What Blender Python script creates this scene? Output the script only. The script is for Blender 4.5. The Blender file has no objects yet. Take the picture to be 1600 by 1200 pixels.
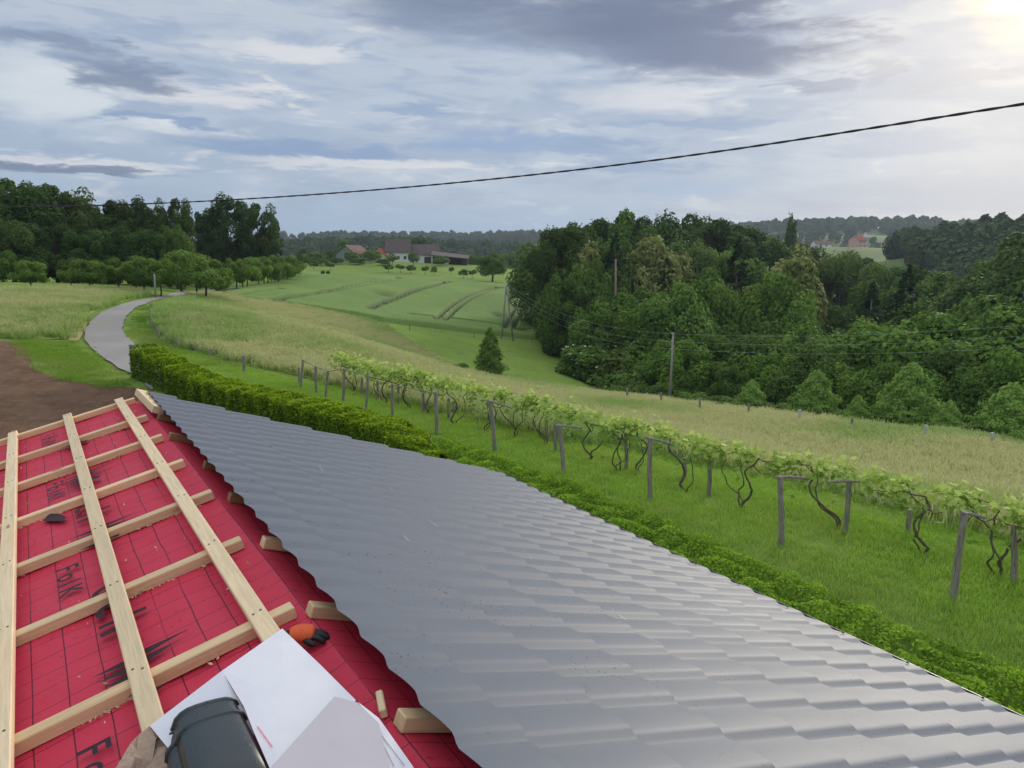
import bpy, bmesh, math, random
import numpy as np
from mathutils import Matrix, Vector

# ------------------------------------------------------------------ camera, sky, sun, exposure
SC = bpy.context.scene
COL = SC.collection
FPX = 1180.0                                   # focal length in pixels of a 1600 px wide frame
PITCH, ROLL, CAMZ = math.radians(9.6), 0.017, 6.0
cp, sp, cr, sr = math.cos(PITCH), math.sin(PITCH), math.cos(ROLL), math.sin(ROLL)
_U = np.array([0, sp, cp]); FWD = np.array([0, cp, -sp])
RGT = cr*np.array([1, 0, 0.]) + sr*_U
UPV = -sr*np.array([1, 0, 0.]) + cr*_U
cam_data = bpy.data.cameras.new('camera')
cam = bpy.data.objects.new('camera', cam_data); COL.objects.link(cam)
cam_data.sensor_width = 36.0
cam_data.lens = 36.0*FPX/1600.0
cam_data.clip_start, cam_data.clip_end = 0.05, 9000.0
m = Matrix.Identity(4)
for i in range(3):
    m[i][0], m[i][1], m[i][2] = RGT[i], UPV[i], -FWD[i]
m[2][3] = CAMZ
cam.matrix_world = m
SC.camera = cam

SUN_AZ, SUN_EL = math.radians(33.0), math.radians(17.0)
SC.view_settings.view_transform = 'Standard'
SC.view_settings.look = 'None'
SC.view_settings.exposure = 0.78
SC.view_settings.gamma = 1.0
SC.view_settings.use_curve_mapping = False
SC.render.engine = 'CYCLES'
SC.cycles.use_denoising = True
SC.cycles.max_bounces = 6
SC.cycles.transparent_max_bounces = 6
SC.cycles.volume_bounces = 0
SC.cycles.use_adaptive_sampling = True


class G:
    """tiny helper around a node tree"""
    def __init__(s, nt):
        s.nt = nt; s.nt.nodes.clear()
    def n(s, typ, _out=0, **kw):
        nd = s.nt.nodes.new(typ)
        for k, v in kw.items():
            if k.startswith('_'):
                setattr(nd, k[1:], v); continue
            key = int(k[1:]) if k[0] == 'i' and k[1:].isdigit() else k.replace('_', ' ')
            s.set(nd.inputs[key], v)
        s.last = nd
        return nd.outputs[_out] if len(nd.outputs) else nd
    def set(s, inp, v):
        if isinstance(v, bpy.types.NodeSocket):
            s.nt.links.new(v, inp)
        elif isinstance(v, (tuple, list)) and inp.type == 'RGBA' and len(v) == 3:
            inp.default_value = (*v, 1)
        else:
            inp.default_value = v
    def m(s, op, a, b=0.0, c=0.0, clamp=False):
        return s.n('ShaderNodeMath', _operation=op, _use_clamp=clamp, i0=a, i1=b, i2=c)
    def mix(s, f, a, b, blend='MIX'):
        nd = s.nt.nodes.new('ShaderNodeMix'); nd.data_type = 'RGBA'; nd.blend_type = blend; nd.clamp_factor = True
        s.set(nd.inputs[0], f); s.set(nd.inputs[6], a); s.set(nd.inputs[7], b)
        return nd.outputs[2]
    def noise(s, vec, scale, detail=4.0, rough=0.55, dist=0.0):
        nd = s.nt.nodes.new('ShaderNodeTexNoise')
        if vec is not None: s.set(nd.inputs['Vector'], vec)
        s.set(nd.inputs['Scale'], scale); nd.inputs['Detail'].default_value = detail
        nd.inputs['Roughness'].default_value = rough; nd.inputs['Distortion'].default_value = dist
        return nd.outputs[0]
    def ss(s, x, a, b, lo=0.0, hi=1.0):
        nd = s.nt.nodes.new('ShaderNodeMapRange'); nd.interpolation_type = 'SMOOTHSTEP'
        for k, v in zip(('Value', 'From Min', 'From Max', 'To Min', 'To Max'), (x, a, b, lo, hi)): s.set(nd.inputs[k], v)
        return nd.outputs[0]
    def vec(s, x, y, z=0.0):
        return s.n('ShaderNodeCombineXYZ', X=x, Y=y, Z=z)
    def scale(s, v, sx, sy, sz):
        return s.n('ShaderNodeVectorMath', _operation='MULTIPLY', i0=v, i1=(sx, sy, sz))


def build_world():
    w = bpy.data.worlds.new('World'); SC.world = w; w.use_nodes = True
    g = G(w.node_tree)
    d = g.n('ShaderNodeTexCoord')
    d = g.nt.nodes[-1].outputs['Generated']
    sep = g.nt.nodes.new('ShaderNodeSeparateXYZ'); g.set(sep.inputs[0], d)
    X, Y, Z = sep.outputs
    az = g.m('MULTIPLY', g.m('ARCTAN2', X, Y), 57.2958)          # degrees, 0 = ahead, + = right
    el = g.m('MULTIPLY', g.m('ARCSINE', Z), 57.2958)
    sky = g.n('ShaderNodeTexSky', _sky_type='NISHITA', _sun_disc=False, _sun_elevation=SUN_EL, _sun_rotation=SUN_AZ,
              _altitude=300.0, _air_density=1.0, _dust_density=2.0, _ozone_density=1.2)
    q = g.vec(g.m('MULTIPLY', az, 0.045), g.m('MULTIPLY', el, 0.20), 3.3)
    big = g.noise(q, 0.9, 5.0, 0.56, 0.55)
    mid = g.noise(g.n('ShaderNodeVectorMath', _operation='ADD', i0=q, i1=(7.3, 2.1, 4.0)), 1.6, 5.0, 0.55, 0.8)
    fine = g.noise(g.n('ShaderNodeVectorMath', _operation='ADD', i0=q, i1=(1.7, 9.2, 1.0)), 3.4, 4.0, 0.6, 0.6)
    tiny = g.noise(g.n('ShaderNodeVectorMath', _operation='ADD', i0=q, i1=(4.7, 1.2, 6.0)), 7.5, 4.0, 0.62, 0.4)
    wob = g.m('ADD', g.m('MULTIPLY', g.m('SUBTRACT', fine, 0.5), 1.3), g.m('MULTIPLY', g.m('SUBTRACT', tiny, 0.5), 1.0))
    azw = g.m('ADD', az, g.m('ADD', g.m('MULTIPLY', g.m('SUBTRACT', fine, .5), 14.0), g.m('MULTIPLY', g.m('SUBTRACT', tiny, .5), 7.0)))
    elw = g.m('ADD', el, g.m('ADD', g.m('MULTIPLY', g.m('SUBTRACT', mid, .5), 2.2), g.m('MULTIPLY', g.m('SUBTRACT', tiny, .5), 1.6)))
    def K(r, gg, b): return tuple(v*.575/SKY_STRENGTH for v in (r, gg, b))
    c = g.mix(g.ss(el, 0, 8), K(.32, .435, .60), K(.45, .535, .66))
    c = g.mix(g.ss(el, 6, 22), c, K(.55, .60, .68))
    c = g.mix(g.ss(el, 16, 80), c, K(1.68, 1.70, 1.73))          # overcast rise to the zenith, raised further out of view to light the land
    c = g.mix(g.m('MULTIPLY', g.ss(big, 0.50, 0.72), .75), c, K(.76, .76, .79))
    c = g.mix(g.m('MULTIPLY', g.ss(mid, 0.44, 0.60), .7), c, K(.34, .43, .58))
    c = g.mix(g.m('MULTIPLY', g.ss(fine, 0.50, 0.66), .65), c, K(.32, .41, .57))
    c = g.mix(g.m('MULTIPLY', g.ss(g.m('ADD', g.m('MULTIPLY', fine, .6), g.m('MULTIPLY', tiny, .4)), 0.44, 0.33), .55), c, K(.74, .74, .77))
    # cloud banks standing in this sky: azimuth, elevation, half width, half height, strength, colour
    def bank(c, a0, e0, wa, he, k, col, soft=0.6, flat=True):
        da = g.m('DIVIDE', g.m('SUBTRACT', azw, a0), wa); de = g.m('DIVIDE', g.m('SUBTRACT', elw, e0), he)
        if flat: de = g.m('MAXIMUM', de, g.m('MULTIPLY', de, -1.7))
        r = g.m('MULTIPLY_ADD', da, da, g.m('MULTIPLY_ADD', de, de, wob))
        return g.mix(g.ss(r, 1.55, 1.45-2.3*soft, 0.0, k), c, col)
    D, B, W = K(.125, .17, .285), K(.23, .34, .54), K(.76, .76, .79)
    c = bank(c, 9.5, 11.2, 5.5, 1.4, .75, W, .8); c = bank(c, -22.5, 10.2, 4.0, 1.2, .8, W); c = bank(c, -30, 9.2, 5.0, 2.6, .75, K(.74, .79, .83))
    c = bank(c, -16.0, 13.2, 5.5, .8, .8, W); c = bank(c, -9.0, 6.4, 11.0, .55, .7, W); c = bank(c, 5.0, 17.8, 3.0, 1.2, .8, W); c = bank(c, -30, 5.4, 9.0, .5, .7, W)
    c = bank(c, -4.0, 17.8, 9.5, 3.6, .85, D, .8, False); c = bank(c, 8.0, 15.6, 9.0, 3.2, .95, D, .7)
    c = bank(c, 14.0, 13.8, 8.5, 2.6, 1.0, K(.145, .195, .32)); c = bank(c, 10.5, 17.0, 8.0, 2.6, .8, D, .8, False)
    c = bank(c, -26.0, 10.9, 4.0, 1.4, .85, K(.19, .245, .37)); c = bank(c, -28.6, 12.5, 3.6, .7, .7, K(.19, .245, .37)); c = bank(c, -38, 12.2, 4.0, .8, .4, D)
    c = bank(c, 19.9, 11.5, 2.0, .6, .85, K(.25, .315, .46)); c = bank(c, 24.3, 12.0, 1.9, .8, .7, K(.30, .36, .48)); c = bank(c, 29.2, 11.3, 1.7, .5, .6, K(.34, .39, .49))
    c = bank(c, -15, 7.2, 9.5, .8, .9, B); c = bank(c, -1.5, 8.2, 5.5, 1.0, .9, K(.27, .385, .60)); c = bank(c, 6.0, 7.7, 4.2, 1.1, .8, B)
    c = bank(c, 8.2, 6.4, 5.0, .8, .75, B); c = bank(c, 13.0, 4.9, 4.2, 1.1, .8, K(.31, .44, .63)); c = bank(c, 26.5, 7.2, 4.5, 1.0, .6, B)
    c = bank(c, -6.5, 9.8, 4.5, .6, .7, B); c = bank(c, 13.5, 9.6, 7.0, .5, .7, B); c = bank(c, -31, 4.9, 6.0, .45, .8, D); c = bank(c, -24.5, 8.4, 2.0, .4, .8, B)
    c = bank(c, 31, 4.0, 10.0, 1.4, .5, B); c = bank(c, 0, 2.0, 30.0, 1.6, .5, K(.32, .455, .65), .9)
    for a0, e0, wa, he in ((50, 11, 9, 2), (-58, 15, 11, 3), (84, 20, 16, 4), (120, 9, 14, 1.6), (165, 18, 18, 4), (-120, 24, 16, 5), (-85, 8, 14, 1.4), (-165, 8, 15, 1.5), (20, 34, 17, 6), (-40, 42, 19, 7), (100, 48, 24, 8), (-130, 52, 26, 8)):
        c = bank(c, a0, e0, wa, he, .8, D, .8)
    # glow where the low sun stands behind thin cloud
    S = (math.sin(SUN_AZ)*math.cos(SUN_EL), math.cos(SUN_AZ)*math.cos(SUN_EL), math.sin(SUN_EL))
    nrm = g.n('ShaderNodeVectorMath', _operation='NORMALIZE', i0=d)
    dot = g.n('ShaderNodeVectorMath', 1, _operation='DOT_PRODUCT', i0=nrm, i1=S)
    ang = g.m('MULTIPLY', g.m('ARCCOSINE', g.m('MINIMUM', dot, 1.0)), 57.2958)
    c = g.mix(g.m('MULTIPLY', g.ss(ang, 18, 4), .32), c, K(.88, .84, .80))
    a2 = g.m('ADD', ang, g.m('MULTIPLY', wob, 2.6))
    c = g.mix(g.m('MULTIPLY', g.ss(a2, 5.2, 2.4), .85), c, K(1.05, .93, .74))
    c = g.mix(g.ss(a2, 3.4, 1.8), c, K(1.7, 1.6, 1.35))
    # clear Nishita sky shows faintly through the cloud sheet
    c = g.mix(0.04, c, sky)
    c = g.mix(g.ss(Z, -0.004, -0.03), c, K(.20, .24, .24))        # below the horizon: dull land
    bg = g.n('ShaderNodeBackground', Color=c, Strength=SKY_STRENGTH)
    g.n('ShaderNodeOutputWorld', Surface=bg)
    w.cycles.sampling_method = 'MANUAL'; w.cycles.sample_map_resolution = 512


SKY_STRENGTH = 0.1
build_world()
sun_data = bpy.data.lights.new('sun', 'SUN')
sun_data.energy, sun_data.angle, sun_data.color = 1.5, math.radians(14), (1.0, 0.9, 0.76)
sun = bpy.data.objects.new('sun', sun_data); COL.objects.link(sun)
sd = Vector((math.sin(SUN_AZ)*math.cos(SUN_EL), math.cos(SUN_AZ)*math.cos(SUN_EL), math.sin(SUN_EL)))
sun.rotation_euler = sd.to_track_quat('Z', 'Y').to_euler()
sun.location = sd*60

# ------------------------------------------------------------------ helpers
def tag(o, label=None, cat=None, group=None, kind=None):
    if label: o['label'] = label
    if cat: o['category'] = cat
    if group: o['group'] = group
    if kind: o['kind'] = kind
    return o
def empty(name, loc, label=None, cat=None, group=None):
    o = bpy.data.objects.new(name, None); COL.objects.link(o)
    o.empty_display_size = 0.2; o.location = loc
    return tag(o, label, cat, group)
def attach(o, parent, world=True):
    """parent an object whose matrix is in world space to an untilted Empty or mesh"""
    if parent is None: return o
    o.parent = parent
    if world: o.matrix_parent_inverse = (WORLD.get(parent.name) or Matrix.Translation(parent.location)).inverted()
    return o
WORLD = {}
def np_mesh(name, V, F, mats=(), smooth=False, tint=None, uv=None, midx=None):
    """V (n,3); F (m,k) all the same k"""
    V = np.asarray(V, np.float32); F = np.asarray(F, np.int32)
    me = bpy.data.meshes.new(name)
    me.vertices.add(len(V)); me.vertices.foreach_set('co', V.ravel())
    k = F.shape[1]
    me.loops.add(F.size); me.loops.foreach_set('vertex_index', F.ravel())
    me.polygons.add(len(F)); me.polygons.foreach_set('loop_start', np.arange(0, F.size, k, dtype=np.int32))
    for mt in mats: me.materials.append(mt)
    if midx is not None: me.polygons.foreach_set('material_index', np.asarray(midx, np.int32))
    if smooth: me.polygons.foreach_set('use_smooth', np.ones(len(F), bool))
    if tint is not None:
        a = me.attributes.new('tint', 'FLOAT', 'POINT'); a.data.foreach_set('value', np.asarray(tint, np.float32))
    if uv is not None:
        l = me.uv_layers.new(name='UVMap'); l.data.foreach_set('uv', np.asarray(uv, np.float32)[F.ravel()].ravel())
    me.update(); me.validate()
    return me
def py_mesh(name, V, F, mats=(), smooth=False, midx=None):
    me = bpy.data.meshes.new(name); me.from_pydata([tuple(v) for v in V], [], [tuple(f) for f in F])
    for mt in mats: me.materials.append(mt)
    if midx is not None:
        for p, i in zip(me.polygons, midx): p.material_index = i
    if smooth: me.polygons.foreach_set('use_smooth', np.ones(len(me.polygons), bool))
    me.update()
    return me
def link(name, me, parent=None, **kw):
    o = bpy.data.objects.new(name, me); COL.objects.link(o)
    attach(o, parent)
    return tag(o, **kw) if kw else o
BOXF = [(0, 3, 2, 1), (4, 5, 6, 7), (0, 1, 5, 4), (1, 2, 6, 5), (2, 3, 7, 6), (3, 0, 4, 7)]
def boxv(x0, x1, y0, y1, z0, z1):
    return [(x0, y0, z0), (x1, y0, z0), (x1, y1, z0), (x0, y1, z0), (x0, y0, z1), (x1, y0, z1), (x1, y1, z1), (x0, y1, z1)]
def bev_box(name, sx, sy, sz, mats, bev=0.003):
    bm = bmesh.new(); bmesh.ops.create_cube(bm, size=1.0)
    for v in bm.verts: v.co = Vector((v.co.x*sx, v.co.y*sy, v.co.z*sz))
    if bev: bmesh.ops.bevel(bm, geom=bm.edges[:], offset=bev, segments=1, affect='EDGES')
    me = bpy.data.meshes.new(name); bm.to_mesh(me); bm.free()
    for mt in mats: me.materials.append(mt)
    return me
def frame(p, x, z):
    """matrix at p whose local X is x and whose local Z is near z"""
    x = Vector(x).normalized(); y = Vector(z).cross(x).normalized(); z = x.cross(y)
    M = Matrix.Identity(4)
    for i in range(3): M[i][0], M[i][1], M[i][2], M[i][3] = x[i], y[i], z[i], p[i]
    return M
def beam(name, p0, p1, width, height, up, mat, parent, bev=0.003):
    """squared timber from p0 to p1 (centre line)"""
    p0, p1 = Vector(p0), Vector(p1); L = (p1-p0).length
    o = bpy.data.objects.new(name, bev_box(name, L, width, height, [mat], bev)); COL.objects.link(o)
    o.matrix_world = frame((p0+p1)/2, p1-p0, up)
    return attach(o, parent)
def tube_np(pts, rad, n=7, cap=True, seed=0, rough=0.0):
    """verts, quads of a tapered tube through pts"""
    pts = np.asarray(pts, float); k = len(pts); rad = np.broadcast_to(np.asarray(rad, float), (k,))
    rg = np.random.default_rng(seed)
    t = np.gradient(pts, axis=0); t /= np.linalg.norm(t, axis=1)[:, None]+1e-9
    ref = np.array([0, 0, 1.]) if abs(t[:, 2]).mean() < .8 else np.array([1., 0, 0])
    b = np.cross(t, ref); b /= np.linalg.norm(b, axis=1)[:, None]+1e-9
    c = np.cross(b, t)
    a = np.linspace(0, 2*np.pi, n, endpoint=False)
    rr = rad[:, None]*(1+rough*rg.uniform(-1, 1, (k, n)))
    V = pts[:, None]+rr[..., None]*(np.cos(a)[None, :, None]*b[:, None]+np.sin(a)[None, :, None]*c[:, None])
    V = V.reshape(-1, 3)
    i = np.arange(k-1)[:, None]*n; j = np.arange(n)[None]; j2 = (j+1) % n
    F = np.stack([i+j, i+j2, i+n+j2, i+n+j], -1).reshape(-1, 4)
    if cap:
        V = np.vstack([V, pts[:1], pts[-1:]]); c0, c1 = len(V)-2, len(V)-1
        e = (k-1)*n
        caps = [(j_, c0, c0, (j_+1) % n) for j_ in range(n)]
        F3 = []
        for j_ in range(n):
            F3.append(((j_+1) % n, j_, c0, c0)); F3.append((e+j_, e+(j_+1) % n, c1, c1))
        return V, F, F3
    return V, F, []
def tube(name, pts, rad, mat, parent=None, n=7, smooth=True, seed=0, rough=0.0):
    V, F, F3 = tube_np(pts, rad, n, True, seed, rough)
    me = py_mesh(name, V, [tuple(f) for f in F]+[f[:3] for f in F3], [mat], smooth)
    return link(name, me, parent)
def tubes(name, specs, mat, parent=None, n=6, smooth=True):
    Vs, Fs, o = [], [], 0
    for i, (pts, rad) in enumerate(specs):
        V, F, F3 = tube_np(pts, rad, n, True, i, .08)
        Vs.append(V); Fs += [tuple(np.array(f)+o) for f in F]+[tuple(np.array(f[:3])+o) for f in F3]; o += len(V)
    return py_mesh(name, np.vstack(Vs), Fs, [mat], smooth)

# ------------------------------------------------------------------ materials
MATS = {}
def mat(name, color=(.5, .5, .5), rough=.8, spec=.3, build=None, metallic=0.0, transl=0.0):
    if name in MATS: return MATS[name]
    mt = bpy.data.materials.new(name); mt.use_nodes = True; g = G(mt.node_tree)
    kw = dict(col=color, rough=rough, nrm=None)
    if build: kw.update(build(g) or {})
    bs = g.nt.nodes.new('ShaderNodeBsdfPrincipled')
    g.set(bs.inputs['Base Color'], kw['col']); g.set(bs.inputs['Roughness'], kw['rough'])
    bs.inputs['Specular IOR Level'].default_value = spec; bs.inputs['Metallic'].default_value = metallic
    if kw.get('nrm') is not None: g.set(bs.inputs['Normal'], kw['nrm'])
    out = bs.outputs[0]
    if transl:
        tr = g.n('ShaderNodeBsdfTranslucent', Color=kw.get('tcol', kw['col']))
        out = g.n('ShaderNodeMixShader', i0=transl, i1=out, i2=tr)
    g.n('ShaderNodeOutputMaterial', Surface=out)
    MATS[name] = mt
    return mt
def bump(g, h, strength=.3, dist=.01):
    return g.n('ShaderNodeBump', Strength=strength, Distance=dist, Height=h)
def objc(g): return g.n('ShaderNodeTexCoord') and g.nt.nodes[-1].outputs['Object']
def geo(g):
    nd = g.nt.nodes.new('ShaderNodeNewGeometry'); return nd.outputs['Position']
def tint(g):
    nd = g.nt.nodes.new('ShaderNodeAttribute'); nd.attribute_name = 'tint'; return nd.outputs['Fac']
def orand(g):
    nd = g.nt.nodes.new('ShaderNodeObjectInfo'); return nd.outputs['Random']
def uvc(g):
    nd = g.nt.nodes.new('ShaderNodeUVMap'); return nd.outputs[0]

def leaf_mat(name, dark, light, vary=.25, other=None, transl=.3, rough=.7):
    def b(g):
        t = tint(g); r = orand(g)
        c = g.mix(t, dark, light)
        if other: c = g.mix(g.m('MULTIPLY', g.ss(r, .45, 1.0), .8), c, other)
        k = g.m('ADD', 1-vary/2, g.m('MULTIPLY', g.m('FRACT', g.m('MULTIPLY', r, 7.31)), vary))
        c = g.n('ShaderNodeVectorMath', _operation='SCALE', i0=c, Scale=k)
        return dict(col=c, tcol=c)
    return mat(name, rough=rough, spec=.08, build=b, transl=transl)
def ground_mat(name, a, b_, s1, s2, c=None, rough=.95, bstr=.6, bd=.05):
    def b(g):
        p = geo(g)
        n1 = g.noise(p, s1, 5, .6); n2 = g.noise(p, s2, 4, .6)
        col = g.mix(g.ss(n1, .38, .62), a, b_)
        if c: col = g.mix(g.m('MULTIPLY', g.ss(n2, .5, .68), .7), col, c)
        fine = g.noise(p, s2*9, 3, .6)
        col = g.mix(g.m('MULTIPLY', g.ss(fine, .35, .7), .35), col, tuple(x*.6 for x in a))
        return dict(col=col, nrm=bump(g, fine, bstr, bd))
    return mat(name, rough=rough, spec=.1, build=b)

# ------------------------------------------------------------------ terrain
def ray(px, py):
    return RGT*(px-800)/FPX + UPV*(600-py)/FPX + FWD
def at_range(px, py, r):
    """world point on the sight line of a photo pixel at horizontal range r metres"""
    d = ray(px, py); k = r/math.hypot(d[0], d[1])
    return np.array([d[0]*k, d[1]*k, CAMZ+d[2]*k])
CTL = [(x, y, 0.0) for x, y in ((0, 0), (8, 4), (-8, 6), (-8, -8), (8, -8), (0, 14), (10, 12), (-22, 20), (-14, 28), (18, 6), (-30, 0),
                                (30, -12), (-60, 0), (-60, -30), (40, -40), (-10, -40), (-45, 25))]
for px, py, r in [(215, 603, 33), (140, 540, 46), (198, 482, 62), (300, 459, 88), (366, 450, 112), (455, 437, 140), (50, 462, 70), (0, 530, 46), (-250, 470, 70), (-300, 440, 140),
                  (160, 452, 82), (0, 442, 115), (300, 445, 130), (400, 500, 66), (250, 481, 61), (370, 470, 95), (600, 506, 100), (860, 536, 116), (480, 430, 172), (640, 433, 192),
                  (840, 450, 192), (650, 411, 285), (560, 408, 280), (740, 414, 285), (768, 440, 205), (820, 425, 270), (760, 592, 76), (900, 600, 82), (470, 604, 34),
                  (700, 600, 52), (700, 650, 27), (930, 621, 66), (930, 665, 40), (930, 752, 20), (1100, 641, 64), (1250, 660, 58), (1450, 685, 53), (1600, 706, 50), (1400, 765, 28.5), (1400, 830, 18.5), (1600, 800, 26),
                  (1800, 760, 46), (900, 530, 122), (960, 533, 118), (470, 520, 58), (580, 560, 52), (640, 429, 226), (560, 428, 222), (725, 432, 222), (500, 424, 225)]:
    CTL.append(tuple(at_range(px, py, r)))
for px, r, z in [(1000, 92, -11), (1200, 85, -14.5), (1400, 78, -14.5), (1600, 72, -13.5), (1900, 68, -13), (1000, 160, -5), (1150, 140, -13), (1300, 130, -17), (1450, 125, -19), (1600, 120, -18), (1150, 200, -4), (1300, 230, -8), (1500, 250, -20),
                 (1800, 130, -18), (1800, 240, -16), (950, 240, -3), (700, 380, -6), (400, 330, -4), (100, 250, 0), (-300, 260, 0), (1100, 330, -10), (900, 380, -10), (1500, 350, -22), (0, 380, -6)]:
    p = at_range(px, 500, r); CTL.append((p[0], p[1], z))
CTL = np.array(CTL)
def _phi(d2): return np.where(d2 > 1e-12, .5*d2*np.log(np.maximum(d2, 1e-12)), 0.0)
_S = 50.0
_P = CTL[:, :2]/_S
_A = _phi(((_P[:, None]-_P[None])**2).sum(-1)) + np.eye(len(_P))*2e-3
_Q = np.hstack([np.ones((len(_P), 1)), _P])
_sol = np.linalg.solve(np.block([[_A, _Q], [_Q.T, np.zeros((3, 3))]]), np.concatenate([CTL[:, 2], np.zeros(3)]))
HILLS = []
def hill(px, r, h, wx, wy): p = at_range(px, 500, r); HILLS.append((p[0], p[1], h, wx, wy))
hill(690, 830, 11, 240, 130); hill(630, 800, 9, 70, 90); hill(805, 760, 9, 60, 80); hill(470, 760, 6, 60, 80); hill(520, 720, 8, 160, 120); hill(1545, 440, 21, 105, 95); hill(1320, 640, 31, 150, 110); hill(1790, 430, 9, 90, 120)
hill(1380, 1180, 52, 420, 170); hill(600, 1480, 40, 1200, 150); hill(1500, 1520, 66, 700, 150)
def H(x, y):
    x = np.asarray(x, float); y = np.asarray(y, float); sh = x.shape
    x = x.ravel(); y = y.ravel(); out = np.empty(len(x))
    for i in range(0, len(x), 20000):
        q = np.stack([x[i:i+20000], y[i:i+20000]], 1)/_S
        d2 = ((q[:, None]-_P[None])**2).sum(-1)
        out[i:i+20000] = _phi(d2)@_sol[:len(_P)] + _sol[-3] + q@_sol[-2:]
    far = np.full(len(x), -14.0)
    for cx, cy, h, wx, wy in HILLS: far += h*np.exp(-((x-cx)/wx)**2-((y-cy)/wy)**2)
    r = np.hypot(x, y-80)
    k = np.clip((r-220)/140, 0, 1); k = k*k*(3-2*k)
    out = np.clip(out, -24, 14)
    return (out*(1-k)+far*k).reshape(sh)
def H1(x, y): return float(H(np.array([x]), np.array([y]))[0])
def hits(pts):
    """ground points seen at photo pixels"""
    P = np.array([ray(*p) for p in pts]); P /= np.linalg.norm(P[:, :2], axis=1)[:, None]
    ts = np.concatenate([np.arange(6, 40, .25), np.arange(40, 150, .5), np.arange(150, 420, 1.5), np.arange(420, 1000, 4.0)])
    out = []
    for d in P:
        z = CAMZ+d[2]*ts-H(d[0]*ts, d[1]*ts)
        i = np.argmax(z < 0) if (z < 0).any() else len(ts)-1
        a, b = ts[max(i-1, 0)], ts[i]
        for _ in range(14):
            mid = (a+b)/2
            if CAMZ+d[2]*mid-H1(d[0]*mid, d[1]*mid) < 0: b = mid
            else: a = mid
        out.append((d[0]*b, d[1]*b, H1(d[0]*b, d[1]*b)))
    return np.array(out)
def inpoly(x, y, poly):
    x = np.asarray(x); y = np.asarray(y); r = np.zeros(x.shape, bool); n = len(poly)
    for i in range(n):
        x0, y0 = poly[i][:2]; x1, y1 = poly[(i+1) % n][:2]
        c = ((y0 > y) != (y1 > y))
        with np.errstate(divide='ignore', invalid='ignore'):
            xx = (x1-x0)*(y-y0)/(y1-y0)+x0
        r ^= c & (x < xx)
    return r
def sheet_grid(xs, ys, keep=None):
    X, Y = np.meshgrid(xs, ys); V = np.stack([X.ravel(), Y.ravel(), H(X, Y).ravel()], 1)
    nx = len(xs); i = np.arange(len(ys)-1)[:, None]*nx+np.arange(nx-1)[None]
    F = np.stack([i, i+1, i+nx+1, i+nx], -1).reshape(-1, 4)
    if keep is not None:
        cx, cy = V[F].mean(1)[:, 0], V[F].mean(1)[:, 1]; F = F[keep(cx, cy)]
        u = np.unique(F); mp = np.zeros(len(V), int); mp[u] = np.arange(len(u)); V, F = V[u], mp[F]
    return V, F
def clip_cell(poly, x0, x1, y0, y1):
    for ax, lim, sg in ((0, x0, 1), (0, x1, -1), (1, y0, 1), (1, y1, -1)):
        out = []
        for i in range(len(poly)):
            p, q = poly[i-1], poly[i]; a, b = (p[ax]-lim)*sg, (q[ax]-lim)*sg
            if (a >= 0) != (b >= 0):
                t = a/(a-b); out.append((p[0]+(q[0]-p[0])*t, p[1]+(q[1]-p[1])*t))
            if b >= 0: out.append(q)
        poly = out
        if len(poly) < 3: return []
    return poly
def zone(name, poly, cell, lift, material, label=None):
    """sheet over the ground with the exact outline of poly"""
    P = [(p[0], p[1]) for p in poly]
    if sum(P[i-1][0]*P[i][1]-P[i][0]*P[i-1][1] for i in range(len(P))) < 0: P = P[::-1]
    xs0, ys0 = np.min(P, 0); xs1, ys1 = np.max(P, 0)
    I0, I1, J0, J1 = [int(math.floor(v/cell)) for v in (xs0, xs1, ys0, ys1)]
    ci, cj = np.meshgrid(np.arange(I0, I1+2), np.arange(J0, J1+2))
    ins = inpoly(ci*cell, cj*cell, P)
    cross = set()
    for k in range(len(P)):
        a, b = np.array(P[k-1]), np.array(P[k]); n = int(np.linalg.norm(b-a)/cell*6)+2
        for t in np.linspace(0, 1, n): q = a+(b-a)*t; cross.add((int(math.floor(q[0]/cell)), int(math.floor(q[1]/cell))))
    verts, faces, index = [], [], {}
    def vid(x, y):
        k = (round(x, 4), round(y, 4))
        if k not in index: index[k] = len(verts); verts.append(k)
        return index[k]
    for j in range(J0, J1+1):
        for i in range(I0, I1+1):
            if (i, j) in cross:
                q = clip_cell(P, i*cell, (i+1)*cell, j*cell, (j+1)*cell)
                f = [vid(*p) for p in q]
                f = [v for n, v in enumerate(f) if v != f[n-1]]
                if len(set(f)) >= 3 and len(set(f)) == len(f): faces.append(f)
            elif ins[j-J0, i-I0]:
                faces.append([vid(i*cell, j*cell), vid((i+1)*cell, j*cell), vid((i+1)*cell, (j+1)*cell), vid(i*cell, (j+1)*cell)])
    V = np.array(verts); Z = H(V[:, 0], V[:, 1])+lift
    me = py_mesh(name, np.column_stack([V, Z]), faces, [material], True)
    o = link(name, me); o['kind'] = 'structure'
    if label: o['label'] = label
    return o

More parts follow.
